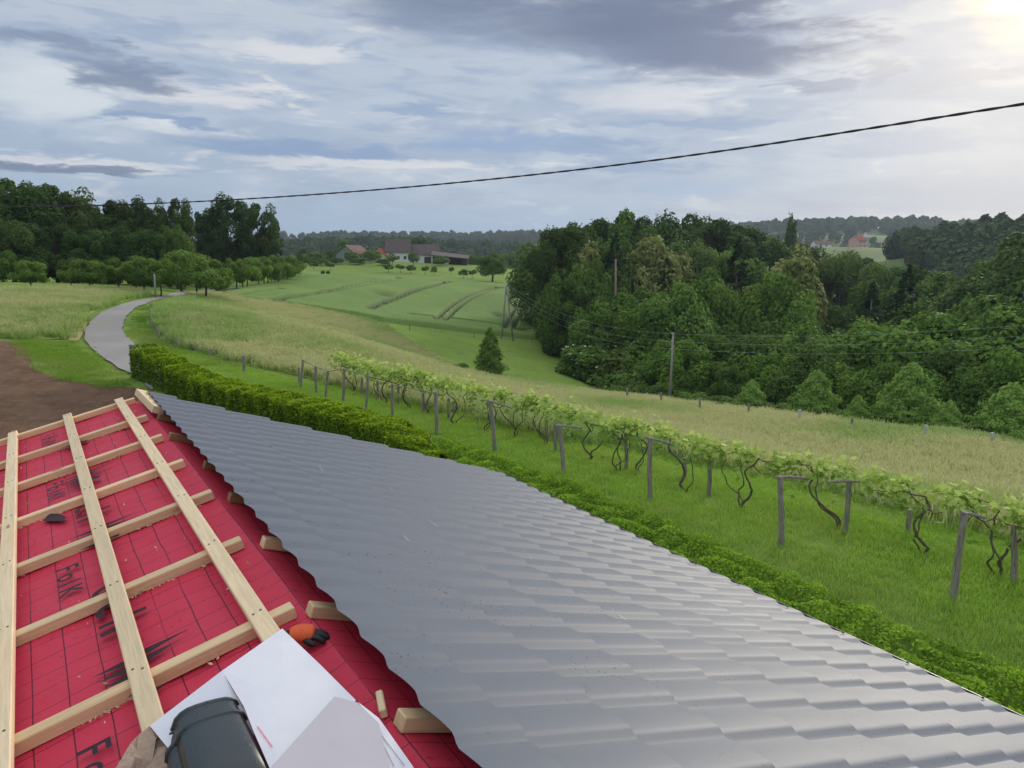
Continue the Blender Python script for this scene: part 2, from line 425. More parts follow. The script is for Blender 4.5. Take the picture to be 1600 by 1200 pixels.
M_LAWN = ground_mat('short_grass', (.16, .25, .045), (.20, .30, .06), .12, 2.2, (.25, .30, .09))
M_SOIL = ground_mat('ploughed_soil', (.27, .165, .105), (.20, .12, .075), .9, 3.0, (.33, .22, .145), bstr=1.0, bd=.12)
M_MEADOW = ground_mat('hay_meadow', (.28, .35, .10), (.33, .38, .13), .12, .8, (.22, .33, .07))
M_PAST = ground_mat('pasture_grass', (.19, .29, .05), (.23, .33, .06), .11, .5, (.14, .22, .04))
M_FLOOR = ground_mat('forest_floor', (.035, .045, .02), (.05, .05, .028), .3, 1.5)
M_FAR = ground_mat('far_fields', (.10, .17, .05), (.14, .19, .06), .01, .05, (.16, .18, .08))
M_PATH = ground_mat('bare_track', (.34, .28, .17), (.26, .23, .12), .8, 3.0)
M_HAY = ground_mat('cut_hay', (.42, .34, .18), (.36, .30, .15), 1.2, 4.0, (.25, .25, .09))
def _road(g):
    p = geo(g); n = g.noise(p, 3.0, 5, .6); f = g.noise(p, 40, 3, .6); w = g.noise(p, .25, 3, .5)
    c = g.mix(n, (.23, .22, .215), (.31, .30, .29)); c = g.mix(g.m('MULTIPLY', g.ss(w, .45, .65), .5), c, (.36, .34, .32))
    c = g.mix(g.m('MULTIPLY', g.ss(f, .55, .7), .4), c, (.15, .145, .14))
    return dict(col=c, nrm=bump(g, f, .4, .01))
M_ROAD = mat('worn_asphalt', rough=.9, spec=.2, build=_road)

GX = np.arange(-130, 151, 1.0); GY = np.arange(-40, 301, 1.0)
V, F = sheet_grid(GX, GY)
ground = link('ground', np_mesh('ground', V, F, [M_LAWN], True)); ground['kind'] = 'structure'
xs = np.unique(np.concatenate([np.linspace(-1700, -400, 50), np.arange(-400, 600, 10.), np.linspace(600, 1700, 45)]))
ys = np.unique(np.concatenate([np.linspace(-400, -40, 15), np.arange(-40, 1000, 10.), np.linspace(1000, 1700, 36)]))
xs = np.unique(np.concatenate([xs, [-130, 150]])); ys = np.unique(np.concatenate([ys, [300]]))
V, F = sheet_grid(xs, ys, lambda x, y: ~((x > -130) & (x < 150) & (y > -40) & (y < 300)))
far_o = link('hills', np_mesh('hills', V, F, [M_FAR], True)); far_o['kind'] = 'structure'

road_l = [(235, 612), (219, 593), (180, 573.5), (144, 546.5), (133, 527), (135, 515), (147, 498.5), (171, 483.5), (210, 471.5), (258, 462.5), (300, 456.5), (339, 452.5), (375, 449)]
road_r = [(262, 600), (236, 566), (220.5, 549.5), (207, 536), (193.5, 521), (193.5, 507.5), (204, 489.5), (222, 477.5), (249, 468.5), (288, 461), (315, 457.5), (350, 453.5), (380, 450.5)]
RL, RR = hits(road_l), hits(road_r)
def smooth_line(P, n=6):
    P = np.asarray(P)[:, :2]; out = []
    for i in range(len(P)-1):
        p0, p1, p2, p3 = P[max(i-1, 0)], P[i], P[i+1], P[min(i+2, len(P)-1)]
        for t in np.linspace(0, 1, n, endpoint=False):
            out.append(.5*((2*p1)+(-p0+p2)*t+(2*p0-5*p1+4*p2-p3)*t*t+(-p0+3*p1-3*p2+p3)*t**3))
    out.append(P[-1]); return np.array(out)
SL, SR = smooth_line(RL), smooth_line(RR)
_rr = np.random.default_rng(21); SL = SL+_rr.normal(0, .05, SL.shape); SR = SR+_rr.normal(0, .05, SR.shape)
def ribbon(name, A, B, n, lift, material, label):
    t = np.linspace(0, 1, n); P = A[:, None]*(1-t)[None, :, None]+B[:, None]*t[None, :, None]
    Z = H(P[..., 0], P[..., 1])+lift
    V = np.concatenate([P, Z[..., None]], -1).reshape(-1, 3); i = np.arange(len(A)-1)[:, None]*n+np.arange(n-1)[None]
    F = np.stack([i, i+n, i+n+1, i+1], -1).reshape(-1, 4)
    tag(link(name, np_mesh(name, V, F, [material], True)), label, kind='structure')
ribbon('road', SL, SR, 9, .07, M_ROAD, 'worn grey asphalt lane curving away to the orchard')
soil_px = [(222, 608), (180, 605), (129, 599), (90, 590), (57, 578), (42, 548), (33, 536), (0, 534.5)]
SOIL = list(smooth_line(hits(soil_px), 3))+[(-36, 40), (-48, 20), (-40, -2), (-6, -2), (-1, 8), (-4, 18), (-9, 25)]
zone('bare_soil', SOIL, 1.0, .04, M_SOIL, 'freshly turned brown soil beside the house')
ml_px = [(-120, 456), (0, 456.5), (168, 457), (235, 460.5), (212, 467), (168, 480.5), (132, 498), (112, 515), (103, 531), (60, 531), (0, 528), (-120, 527)]
MLEFT = hits(ml_px)
zone('meadow', MLEFT, 1.0, .04, M_MEADOW, 'dry hay meadow left of the lane')
hay = hits([(141, 495), (134, 513), (122, 534), (108, 533), (111, 518), (126, 500)])
zone('cut_hay', smooth_line(list(hay)+[hay[0]], 4)[:-1], 1.0, .07, M_HAY, 'strip of cut straw-coloured grass by the lane')
mr_px = [(345, 463), (272, 473), (246, 484), (243, 497), (250, 515), (273, 536), (325, 554), (384, 570), (470, 588), (560, 613), (640, 630), (720, 648), (860, 683), (1000, 706), (1200, 748), (1400, 800), (1620, 858),
         (1800, 900), (1800, 740), (1620, 708), (1450, 684), (1250, 659), (1100, 640), (930, 620), (830, 604), (740, 590), (690, 570), (640, 540), (600, 512), (575, 503), (500, 488), (420, 476)]
MRIGHT = hits(mr_px)
zone('meadow', MRIGHT, 1.0, .04, M_MEADOW, 'tall dry hay meadow behind the vines')
pa_px = [(578, 503), (602, 512), (642, 540), (692, 570), (742, 590), (832, 604), (928, 619), (905, 585), (880, 556), (862, 539), (760, 526), (660, 512)]
PAST = hits(pa_px)
zone('pasture', PAST, 1.0, .05, M_PAST, 'bright green pasture dipping towards the wood')
tr_a = hits([(856, 541), (878, 560), (900, 582), (925, 604), (950, 624)]); tr_b = hits([(862, 541), (886, 560), (910, 582), (936, 604), (962, 625)])
zone('bare_track', list(smooth_line(tr_a, 3))+list(smooth_line(tr_b, 3)[::-1]), 1.0, .07, M_PATH, 'pale worn strip along the foot of the wood')
fl = [tuple(p) for p in hits([(862, 538), (890, 560), (915, 582), (945, 606), (975, 628), (1100, 643), (1250, 662), (1450, 687), (1620, 712)])[:, :2]]
fl += [(80, 55), (140, 90), (145, 240), (60, 290), (12, 260), (9, 200)]
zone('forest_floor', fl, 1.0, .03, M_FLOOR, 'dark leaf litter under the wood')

# wheat: a raised sheet of standing crop with sunken wheel tracks
wh_px = [(338, 463), (372, 471), (440, 479), (520, 490), (600, 504), (700, 516), (790, 526), (862, 533), (868, 500), (860, 470), (846, 452), (775, 448), (700, 440), (620, 434), (540, 432), (470, 434), (420, 446), (385, 454)]
WHEAT = hits(wh_px)
TRAM = [[(420, 476), (440, 471), (527, 455.5), (590, 444), (621, 437.6)], [(437, 477), (456, 472.5), (534, 458), (595, 446.5), (626, 439)], [(571, 487), (600, 475), (637, 460.7), (670, 451), (694.6, 445)], [(577, 489.6), (606, 478), (644, 462.5), (678, 452), (703, 445)],
        [(679, 505), (700, 487), (723.5, 471), (755, 458), (776, 453.4)], [(692, 507), (712, 489), (731, 475), (760, 460.5), (784, 454)], [(788, 518.5), (796, 502), (807.5, 484), (828.5, 471), (845, 466)], [(802, 517), (808, 504), (816, 490), (834, 474), (850, 468.5)],
        [(340, 466), (400, 462), (440, 458)], [(640, 497), (720, 505), (790, 514), (850, 520)]]
TR = [smooth_line(hits(t), 8) for t in TRAM]
def wheat():
    P = [tuple(p[:2]) for p in WHEAT]; c = .27
    lo, hi = np.min(P, 0), np.max(P, 0)
    X, Y = np.meshgrid(np.arange(lo[0]-1, hi[0]+1, c), np.arange(lo[1]-1, hi[1]+1, c))
    ins = inpoly(X, Y, P)
    dmin = np.full(X.shape, 9.0)
    for L in TR:
        for a, b in zip(L[:-1], L[1:]):
            d = b-a; t = np.clip(((X-a[0])*d[0]+(Y-a[1])*d[1])/(d@d+1e-9), 0, 1)
            dmin = np.minimum(dmin, np.hypot(X-a[0]-d[0]*t, Y-a[1]-d[1]*t))
    edge = np.full(X.shape, 9.0)
    for k in range(len(P)):
        a, b = np.array(P[k-1]), np.array(P[k]); d = b-a; t = np.clip(((X-a[0])*d[0]+(Y-a[1])*d[1])/(d@d), 0, 1)
        edge = np.minimum(edge, np.hypot(X-a[0]-d[0]*t, Y-a[1]-d[1]*t))
    lodged = np.zeros(X.shape)
    for px, py, rx in ((600, 464, 2.2), (776, 497, 1.3), (815, 519, 1.5)):
        q = hits([(px, py)])[0]; lodged = np.maximum(lodged, np.exp(-((X-q[0])/rx)**2-((Y-q[1])/(rx*1.5))**2))
    rg = np.random.default_rng(5)
    tr = np.clip((.46-dmin)/.16, 0, 1)
    edge = np.where(ins, edge, -edge)
    h = .72*(1-.92*tr)*(1-.75*lodged)*np.clip(edge/.5, -.6, 1)+rg.normal(0, .022, X.shape)
    V = np.stack([X.ravel(), Y.ravel(), (H(X, Y)+h).ravel()], 1)
    nx = X.shape[1]; i = np.arange(X.shape[0]-1)[:, None]*nx+np.arange(nx-1)[None]
    F = np.stack([i, i+1, i+nx+1, i+nx], -1).reshape(-1, 4); F = F[(edge.ravel()[F] > -.9).all(1)]
    u = np.unique(F); mp = np.zeros(len(V), int); mp[u] = np.arange(len(u))
    tt = np.clip(np.maximum(tr, lodged*.6), 0, 1).ravel()
    def b(g):
        p = geo(g); n = g.noise(p, .06, 4, .6); f = g.noise(g.scale(p, 3, 1.2, 1), 2.0, 4, .65)
        c = g.mix(g.ss(n, .35, .65), (.125, .22, .048), (.165, .265, .06))
        c = g.mix(g.m('MULTIPLY', g.ss(f, .4, .7), .35), c, (.23, .28, .09))
        c = g.mix(g.m('MULTIPLY', tint(g), .85), c, (.045, .07, .025))
        return dict(col=c, nrm=bump(g, f, .8, .15))
    o = link('wheat_field', np_mesh('wheat_field', V[u], mp[F], [mat('green_wheat', rough=.8, spec=.15, build=b)], True, tint=tt[u]))
    tag(o, 'field of green wheat with pairs of dark wheel tracks', kind='structure')
wheat()

# ------------------------------------------------------------------ the house roof in the foreground
AZ = math.radians(-32.8)
RU = Vector((math.sin(AZ), math.cos(AZ), 0)); RW = Vector((math.cos(AZ), -math.sin(AZ), 0)); ZU = Vector((0, 0, 1))
def RP(a, s, h): return RW*a + RU*s + ZU*(CAMZ-h)       # a: right of the eye, s: along the ridge, h: below the eye
TR_, TG_ = math.radians(14.8), math.radians(19.0)
HR, AR = 1.105, .669                                    # membrane ridge
S0, S1 = -3.2, 6.16                                     # gable ends
def red(a, s, up=0.0): return RP(a, s, HR+(AR-a)*math.tan(TR_)-up)
def gry(a, s, up=0.0): return RP(a, s, HR+(a-AR)*math.tan(TG_)-up)
NR = (RU.cross(-(RW*math.cos(TR_)+ZU*math.sin(TR_)))).normalized()
NR = NR if NR.z > 0 else -NR
NG = (RU.cross(RW*math.cos(TG_)-ZU*math.sin(TG_))).normalized()
NG = NG if NG.z > 0 else -NG
house = empty('house', RP(AR, 1.5, CAMZ), 'house under re-roofing, red underlay and wooden battens left, grey metal sheets right', 'house')

def _wood(tone, dark):
    def b(g):
        o = objc(g); r = orand(g)
        v = g.n('ShaderNodeVectorMath', _operation='ADD', i0=o, i1=g.vec(g.m('MULTIPLY', r, 37.0), g.m('MULTIPLY', r, 11.0), r))
        grain = g.noise(g.scale(v, 1.6, 30, 30), 2.2, 5, .6, 1.2)
        wide = g.noise(g.scale(v, 1.0, 6, 6), 1.3, 4, .55, .8)
        c = g.mix(g.ss(grain, .38, .66), tone, tuple(x*.84 for x in tone))
        c = g.mix(g.m('MULTIPLY', g.ss(wide, .5, .75), .55), c, dark)
        vo = g.nt.nodes.new('ShaderNodeTexVoronoi'); g.set(vo.inputs['Vector'], g.scale(v, 2.6, 9, 9)); vo.inputs['Scale'].default_value = 1.0
        c = g.mix(g.ss(vo.outputs['Distance'], .13, .05), c, (.24, .12, .05))
        k = g.m('ADD', .86, g.m('MULTIPLY', r, .28))
        c = g.n('ShaderNodeVectorMath', _operation='SCALE', i0=c, Scale=k)
        return dict(col=c, nrm=bump(g, grain, .25, .002))
    return b
M_BATTEN = mat('fresh_spruce', rough=.75, spec=.25, build=_wood((.86, .68, .43), (.74, .52, .29)))
M_COUNTER = mat('sawn_spruce', rough=.8, spec=.25, build=_wood((.80, .60, .35), (.64, .42, .20)))
M_DAMP = mat('damp_brown_timber', rough=.6, spec=.35, build=_wood((.33, .19, .09), (.20, .11, .055)))

def _membrane(g):
    nd = uvc(g); sep = g.nt.nodes.new('ShaderNodeSeparateXYZ'); g.set(sep.inputs[0], nd); s, a = sep.outputs[0], sep.outputs[1]
    wv = g.noise(nd, 2.5, 3, .5); s2 = g.m('ADD', s, g.m('MULTIPLY', g.m('SUBTRACT', wv, .5), .012)); a2 = g.m('ADD', a, g.m('MULTIPLY', g.m('SUBTRACT', wv, .5), .010))
    def line(x, pitch, half, ph=0.0):
        f = g.m('ABSOLUTE', g.m('SUBTRACT', g.m('FRACT', g.m('ADD', g.m('DIVIDE', x, pitch), ph)), .5))
        return g.ss(g.m('MULTIPLY', g.m('SUBTRACT', .5, f), pitch), half*1.35, half*.75)
    n = g.noise(nd, 9, 4, .6); fine = g.noise(nd, 160, 3, .6); cell = g.noise(nd, 1.1, 3, .5)
    c = g.mix(n, (.57, .030, .070), (.68, .046, .092)); c = g.mix(g.m('MULTIPLY', g.ss(fine, .5, .75), .30), c, (.70, .10, .14))
    gate = g.ss(g.noise(g.scale(nd, 1.0, 2.2, 1), 1.3, 2, .5), .40, .46)
    c = g.mix(g.m('MULTIPLY', line(a2, .0955, .0018, .02), g.m('ADD', .45, g.m('MULTIPLY', gate, .4))), c, (.035, .012, .02))
    c = g.mix(g.m('MULTIPLY', line(s2, .103, .0014), .80), c, (.06, .012, .025))
    wet = g.noise(nd, 26, 3, .55)
    c = g.mix(g.m('MULTIPLY', g.ss(wet, .645, .70), .55), c, (.20, .012, .028))
    dust = g.noise(nd, 75, 2, .5)
    c = g.mix(g.m('MULTIPLY', g.ss(dust, .74, .80), .7), c, (.80, .60, .45))
    return dict(col=c, rough=g.m('ADD', .5, g.m('MULTIPLY', cell, .25)), nrm=bump(g, g.m('ADD', g.m('MULTIPLY', n, .5), g.m('MULTIPLY', fine, .12)), .45, .012))
M_MEMB = mat('red_roof_underlay', rough=.6, spec=.3, build=_membrane)
rg = np.random.default_rng(3)
def membrane(name, fn, a0, a1, na, ns, tang):
    A = np.linspace(a0, a1, na); S = np.linspace(S0, S1-.02, ns); V, uv = [], []
    ph = rg.uniform(0, 6, 6)
    for a in A:
        for s in S:
            sag = -.006*(1-math.cos((s+.31)/.645*2*math.pi))*.5+.0035*math.sin(a*17+ph[0]+1.3*math.sin(s*5))+.003*math.sin(s*23+ph[1]+a*9)
            if abs(a-AR) < .02: sag = 0
            V.append(fn(a, s, sag)); uv.append((s, (a-AR)/math.cos(tang)))
    i = np.arange(na-1)[:, None]*ns+np.arange(ns-1)[None]
    F = np.stack([i, i+1, i+ns+1, i+ns], -1).reshape(-1, 4)
    return link(name, np_mesh(name, V, F, [M_MEMB], True, uv=uv), house)
memb = membrane('underlay_membrane', red, AR, -2.6, 90, 260, TR_)
membrane('underlay_membrane', gry, AR, AR+3.0, 24, 60, TG_)

# boarding, gable and walls that carry the roof
M_PLASTER = mat('lime_plaster', build=lambda g: dict(col=g.mix(g.noise(geo(g), 3, 5, .6), (.62, .58, .50), (.72, .69, .62))), rough=.9)
def deck():
    for fn, a0, a1, n in ((red, -2.6, AR, NR), (gry, AR, AR+3.0, NG)):
        q = [fn(a0, S0, -.012), fn(a1, S0, -.012), fn(a1, S1-.03, -.012), fn(a0, S1-.03, -.012)]
        V = q+[p-n*.05 for p in q]
        link('roof_boarding', py_mesh('roof_boarding', V, BOXF, [M_DAMP]), house)
    zl, zr = HR+(AR+2.2)*math.tan(TR_), HR+2.6*math.tan(TG_)
    for s, e in ((S1-.32, -.25), (S0+.3, .25)):
        ring = [RP(-2.2, s, CAMZ), RP(AR+2.6, s, CAMZ), RP(AR+2.6, s, zr+.08), RP(AR, s, HR+.075), RP(-2.2, s, zl+.08)]
        V = ring+[p+RU*e for p in ring]
        link('gable_wall', py_mesh('gable_wall', V, [(0, 1, 2, 3, 4), (9, 8, 7, 6, 5)]+[(i, (i+1) % 5, (i+1) % 5+5, i+5) for i in range(5)], [M_PLASTER]), house)
    for a, h, e in ((-2.2, zl+.08, .25), (AR+2.6, zr+.08, -.25)):
        V = [RP(a, S0+.55, CAMZ), RP(a+e, S0+.55, CAMZ), RP(a+e, S1-.57, CAMZ), RP(a, S1-.57, CAMZ), RP(a, S0+.55, h), RP(a+e, S0+.55, h), RP(a+e, S1-.57, h), RP(a, S1-.57, h)]
        link('side_wall', py_mesh('side_wall', V, BOXF, [M_PLASTER]), house)
deck()
CB_S = [6.13, 5.455, 4.815, 4.16, 3.53, 2.885, 2.23, 1.57, .9, .25, -.4, -1.05, -1.7, -2.35, -3.0]
random.seed(4)
for i, s in enumerate(CB_S):
    end = AR-.03+random.uniform(-.02, .02)
    beam('counter_batten', red(-2.55, s-.022, .021), red(end, s-.022, .021), .048, .04, NR, M_COUNTER, house)
    if i: beam('counter_batten', gry(AR+.01+random.uniform(-.03, .05), s-.07, .021), gry(AR+3.0, s-.07, .021), .048, .04, NG, M_DAMP if i < 5 else M_COUNTER, house)
for k in range(9):                                       # tiling battens, parallel to the ridge
    a = .521-.331*k
    far = S1-.02+random.uniform(-.02, .05)
    near = 1.93 if k in (0, 1) else S0+.1
    beam('tiling_batten', red(a, near if k == 0 else (1.86 if k == 1 else near), .056), red(a, far, .056), .056, .028, NR, M_BATTEN, house)
nail_me = None
for k in range(3):
    for i, s in enumerate(CB_S[:8]):
        a = .521-.331*k
        if s < (1.95 if k < 2 else 1.0): continue
        for da in (-.011, .012):
            if nail_me is None:
                bm = bmesh.new(); bmesh.ops.create_cone(bm, cap_ends=True, segments=8, radius1=.0042, radius2=.0036, depth=.003); nail_me = bpy.data.meshes.new('nail'); bm.to_mesh(nail_me); bm.free(); nail_me.materials.append(mat('nail_steel', (.09, .085, .08), .5, .5))
            o = bpy.data.objects.new('nail', nail_me); COL.objects.link(o); o.matrix_world = frame(red(a+da, s-.022+random.uniform(-.012, .012), .056)+NR*.0145, RU, NR); attach(o, house)
# ridge-end block of timber and the first batten under the sheets
beam('ridge_block', gry(.690, 5.42, .060), gry(.668, 6.12, .060), .075, .05, NG, M_BATTEN, house)
for k in range(9):
    a = .80+k*.331
    beam('tiling_batten', gry(a, S0+.1, .056), gry(a, 5.98, .056), .05, .026, NG, M_COUNTER, house)
# sawdust and frayed sealing tape under the counter battens
def shavings():
    P, N, T = [], [], []
    r = np.random.default_rng(8)
    for s in CB_S[1:8]:
        for a in np.arange(-.9, .6, .0035):
            if math.sin(a*9+s*17)+math.sin(a*23+s*5)*.8 < .15: continue
            if r.random() < .25: continue
            P.append(red(a+r.normal(0, .004), s-.022-.026-abs(r.normal(0, .008)), .004+abs(r.normal(0, .003)))); T.append(r.random())
    for _ in range(260):
        P.append(red(r.uniform(-.9, .62), r.uniform(1.6, 6.0), .003)); T.append(r.random())
    P = np.array(P); n = len(P)
    t = r.normal(0, 1, (n, 3)); t /= np.linalg.norm(t, axis=1)[:, None]; b = np.cross(t, r.normal(0, 1, (n, 3))); b /= np.linalg.norm(b, axis=1)[:, None]
    l = r.uniform(.003, .010, n)[:, None]; w_ = l*.45
    V = np.stack([P+t*l, P+b*w_, P-t*l, P-b*w_], 1).reshape(-1, 3)
    o = link('wood_shavings', np_mesh('wood_shavings', V, np.arange(len(V)).reshape(-1, 4), [mat('shavings', (.72, .56, .36), .9)], tint=np.repeat(T, 4)), house)
    o['kind'] = 'stuff'
shavings()

# print on the underlay
M_PRINT = mat('black_print', (.035, .015, .022), .6)
def flat_text(body, size, a, s, up=.0165):
    c = bpy.data.curves.new('print', 'FONT'); c.body = body; c.size = size; c.offset = .0016*size/.115; c.space_character = 1.45; c.align_x = 'CENTER'; c.align_y = 'CENTER'
    o = bpy.data.objects.new('tmp', c); COL.objects.link(o)
    me = bpy.data.meshes.new_from_object(o.evaluated_get(bpy.context.evaluated_depsgraph_get()))
    bpy.data.objects.remove(o); me.materials.clear(); me.materials.append(M_PRINT)
    p = link('printed_word', me)
    p.matrix_world = frame(red(a, s, up), -RU, NR)
    return attach(p, memb)
def spikes(a, s):
    V, F = [], []
    def poly(pts):
        i = len(V); V.extend(red(a+x, s+y, .0165) for x, y in pts); F.append(tuple(range(i, i+len(pts))))
    for k in range(5):
        y = .10-.045*k
        poly([(-.105+.008*k, y), (-.015, y-.022), (-.015, y+.012)])
        if k < 2: poly([(.02, y-.016), (.17-.05*k, y+.022), (.03, y+.026)])
    poly([(.04, -.02), (.085, -.045), (.07, -.09), (.03, -.07)])
    poly([(.02, -.11), (.06, -.125), (.02, -.15)])
    link('printed_emblem', py_mesh('printed_emblem', V, F, [M_PRINT]), memb)
for s in (4.50, 3.20, 1.90): flat_text('FolK', .115, .055, s)
for s in (5.77, ): flat_text('FolK', .115, .055, s)
for s in (5.42, 4.52, 3.55, 2.28): spikes(.185, s)
for s in (4.02, 2.80): flat_text('och', .21, .185, s)
V = [red(.02, 4.13, .0165), red(.06, 4.06, .0165), red(.03, 3.99, .0165), red(-.01, 4.05, .0165), red(.085, 3.98, .0165), red(.07, 3.94, .0165)]
link('printed_emblem', py_mesh('printed_emblem', V, [(0, 1, 2, 3), (1, 4, 5, 2)], [M_PRINT]), memb)

# metal tile sheets
def _metal(g):
    p = geo(g); n = g.noise(p, 1.2, 4, .55); f = g.noise(p, 900, 2, .5)
    c = g.mix(n, (.105, .124, .155), (.125, .144, .175))
    vo = g.nt.nodes.new('ShaderNodeTexVoronoi'); g.set(vo.inputs['Vector'], p); vo.inputs['Scale'].default_value = 62.0
    patch = g.ss(g.noise(p, 2.6, 3, .6), .47, .60)
    drop = g.m('MULTIPLY', g.ss(vo.outputs['Distance'], .30, .18), g.m('MULTIPLY', patch, g.ss(g.noise(p, 45, 2, .5), .46, .56)))
    c = g.mix(drop, c, (.018, .020, .025))
    st = g.noise(g.n('ShaderNodeVectorMath', _operation='ADD', i0=p, i1=(5, 3, 1)), 5, 3, .6)
    c = g.mix(g.m('MULTIPLY', g.ss(st, .62, .75), .12), c, (.22, .22, .22))
    r = g.m('ADD', .56, g.m('MULTIPLY', n, .10))
    return dict(col=c, rough=r, nrm=bump(g, f, .02, .001))
M_METAL = mat('anthracite_coated_steel', rough=.42, spec=.5, build=_metal)
M_METALD = mat('dark_coated_steel', (.035, .045, .05), .32, .6)
M_CUT = mat('cut_steel_edge', (.45, .45, .46), .4, .6, metallic=.5)
M_SCREW = mat('painted_screw', (.025, .027, .032), .4, .5)
PITCHW, ROW, LSL = .1833, .35, 3.2
SHEET_UP = .098
def sheet_profile(s):
    t = (S1-.13-s)/PITCHW; t = t-math.floor(t)
    # pressed wave: long rounded back, steep narrow drop into the trough
    if t < .78: return .0145*math.sin(.5*math.pi*(t/.78))**1.15
    return .0145*(.5+.5*math.cos(math.pi*(t-.78)/.22))
hexm = None
def screw(parent, a, s, z):
    global hexm
    if hexm is None:
        bm = bmesh.new(); bmesh.ops.create_cone(bm, cap_ends=True, segments=12, radius1=.009, radius2=.009, depth=.002)
        bmesh.ops.create_cone(bm, cap_ends=True, segments=6, radius1=.0052, radius2=.0048, depth=.008, matrix=Matrix.Translation((0, 0, .004)))
        hexm = bpy.data.meshes.new('screw'); bm.to_mesh(hexm); bm.free(); hexm.materials.append(M_SCREW)
    o = bpy.data.objects.new('screw', hexm); COL.objects.link(o)
    o.matrix_world = frame(gry(a, s)+NG*z, RU, NG); attach(o, parent)
def sheets():
    far = S1-.13; nw = 6; n = int((far-S0)/PITCHW/nw)
    rows = [0.02+ROW*k for k in range(-1, 10)]
    ds = []                                              # distance down the slope, extra lift
    for k in range(10):
        d0, d1 = k*ROW-.16, (k+1)*ROW-.16
        for t in (0, .02, .3, .6, .9, .98, 1.0):
            d = d0+(d1-d0)*t*.985
            ds.append((d, .019*t))
    ds = [(max(d, 0.0), l) for d, l in ds if d < LSL+.02 and d > -.15]
    ds = [x for i, x in enumerate(ds) if i == 0 or x != ds[i-1]]
    for j in range(n):
        sa, sb = far-j*nw*PITCHW, far-(j+1)*nw*PITCHW-(.03 if j < n-1 else 0)
        S = sa-np.arange(nw*14+1)*PITCHW/14
        V = []
        for d, l in ds:
            for s in S:
                V.append(gry(AR+d*math.cos(TG_), s)+NG*(SHEET_UP-.018+sheet_profile(s)+l))
        ns = len(S); i = np.arange(len(ds)-1)[:, None]*ns+np.arange(ns-1)[None]
        F = np.stack([i, i+1, i+ns+1, i+ns], -1).reshape(-1, 4)
        me = np_mesh('metal_tile_sheet', V, F, [M_METAL, M_METAL, M_CUT])
        # smooth along the waves, crisp at the steps
        bm = bmesh.new(); bm.from_mesh(me)
        for f in bm.faces: f.smooth = True
        for e in bm.edges:
            if len(e.link_faces) == 2 and e.calc_face_angle(0) > math.radians(20): e.smooth = False
        bm.to_mesh(me); bm.free()
        o = link('metal_tile_sheet', me, house)
        mod = o.modifiers.new('gauge', 'SOLIDIFY'); mod.thickness = .0008; mod.offset = -1; mod.use_rim = False
        for q in range(0, nw, 2):
            s = sa-(q+.5)*PITCHW
            screw(o, AR+(LSL-.06)*math.cos(TG_), s, SHEET_UP-.018+sheet_profile(s)+.016)
sheets()
# pale scuffs and scratches left on the coating
def scuffs():
    r = np.random.default_rng(2); V, F = [], []
    base = [(2.05, 3.2), (1.62, 3.28), (1.98, 2.95), (1.95, 2.7), (1.94, 2.45), (1.93, 2.2), (1.9, 1.95), (1.2, 3.4), (1.35, 4.2), (1.5, 4.15), (1.7, 4.0), (1.8, 3.6), (1.1, 2.4), (1.3, 2.9)]
    for a, s in base:
        L = r.uniform(.015, .06); ang = r.uniform(-.25, .25); k = len(V)
        z = SHEET_UP-.018+sheet_profile(s)+.010
        for t in (-1, 1):
            aa, ss = a+t*L*math.sin(ang), s+t*L*math.cos(ang)
            d = (aa-AR)/math.cos(TG_); d = (d+.16) % ROW/ROW
            zz = SHEET_UP-.018+sheet_profile(ss)+.0155*d+.0035
            V += [gry(aa-.0009, ss)+NG*zz, gry(aa+.0009, ss)+NG*zz]
        F.append((k, k+1, k+3, k+2))
    link('coating_scratch', py_mesh('coating_scratch', V, F, [mat('bare_scratch', (.72, .72, .74), .6)]), house)['kind'] = 'stuff'
scuffs()
# gutter under the eave
def gutter():
    n, rad, V = 12, .062, []
    ae = AR+(LSL+.015)*math.cos(TG_)+.035
    he = HR+(ae-AR)*math.tan(TG_)-SHEET_UP+.045
    for s in (S0, S1+.02):
        for rr in (rad, rad-.003):
            for k in range(n+1):
                t = math.pi*k/n
                V.append(RP(ae-math.cos(t)*rr, s, he+math.sin(t)*rr-(.012 if k == n else 0)))
    m_ = n+1; F = []
    for k in range(n):
        F += [(k, k+1, 2*m_+k+1, 2*m_+k), (m_+k+1, m_+k, 3*m_+k, 3*m_+k+1), (k+1, k, m_+k, m_+k+1), (2*m_+k, 2*m_+k+1, 3*m_+k+1, 3*m_+k)]
    F += [(0, 2*m_, 3*m_, m_), (n, m_+n, 3*m_+n, 2*m_+n)]
    link('gutter', py_mesh('gutter', V, F, [M_METALD], True), house)
    tube('gutter_bead', [RP(ae+rad, S0, he-.012), RP(ae+rad, S1+.02, he-.012)], .007, M_METALD, house, 6)
gutter()

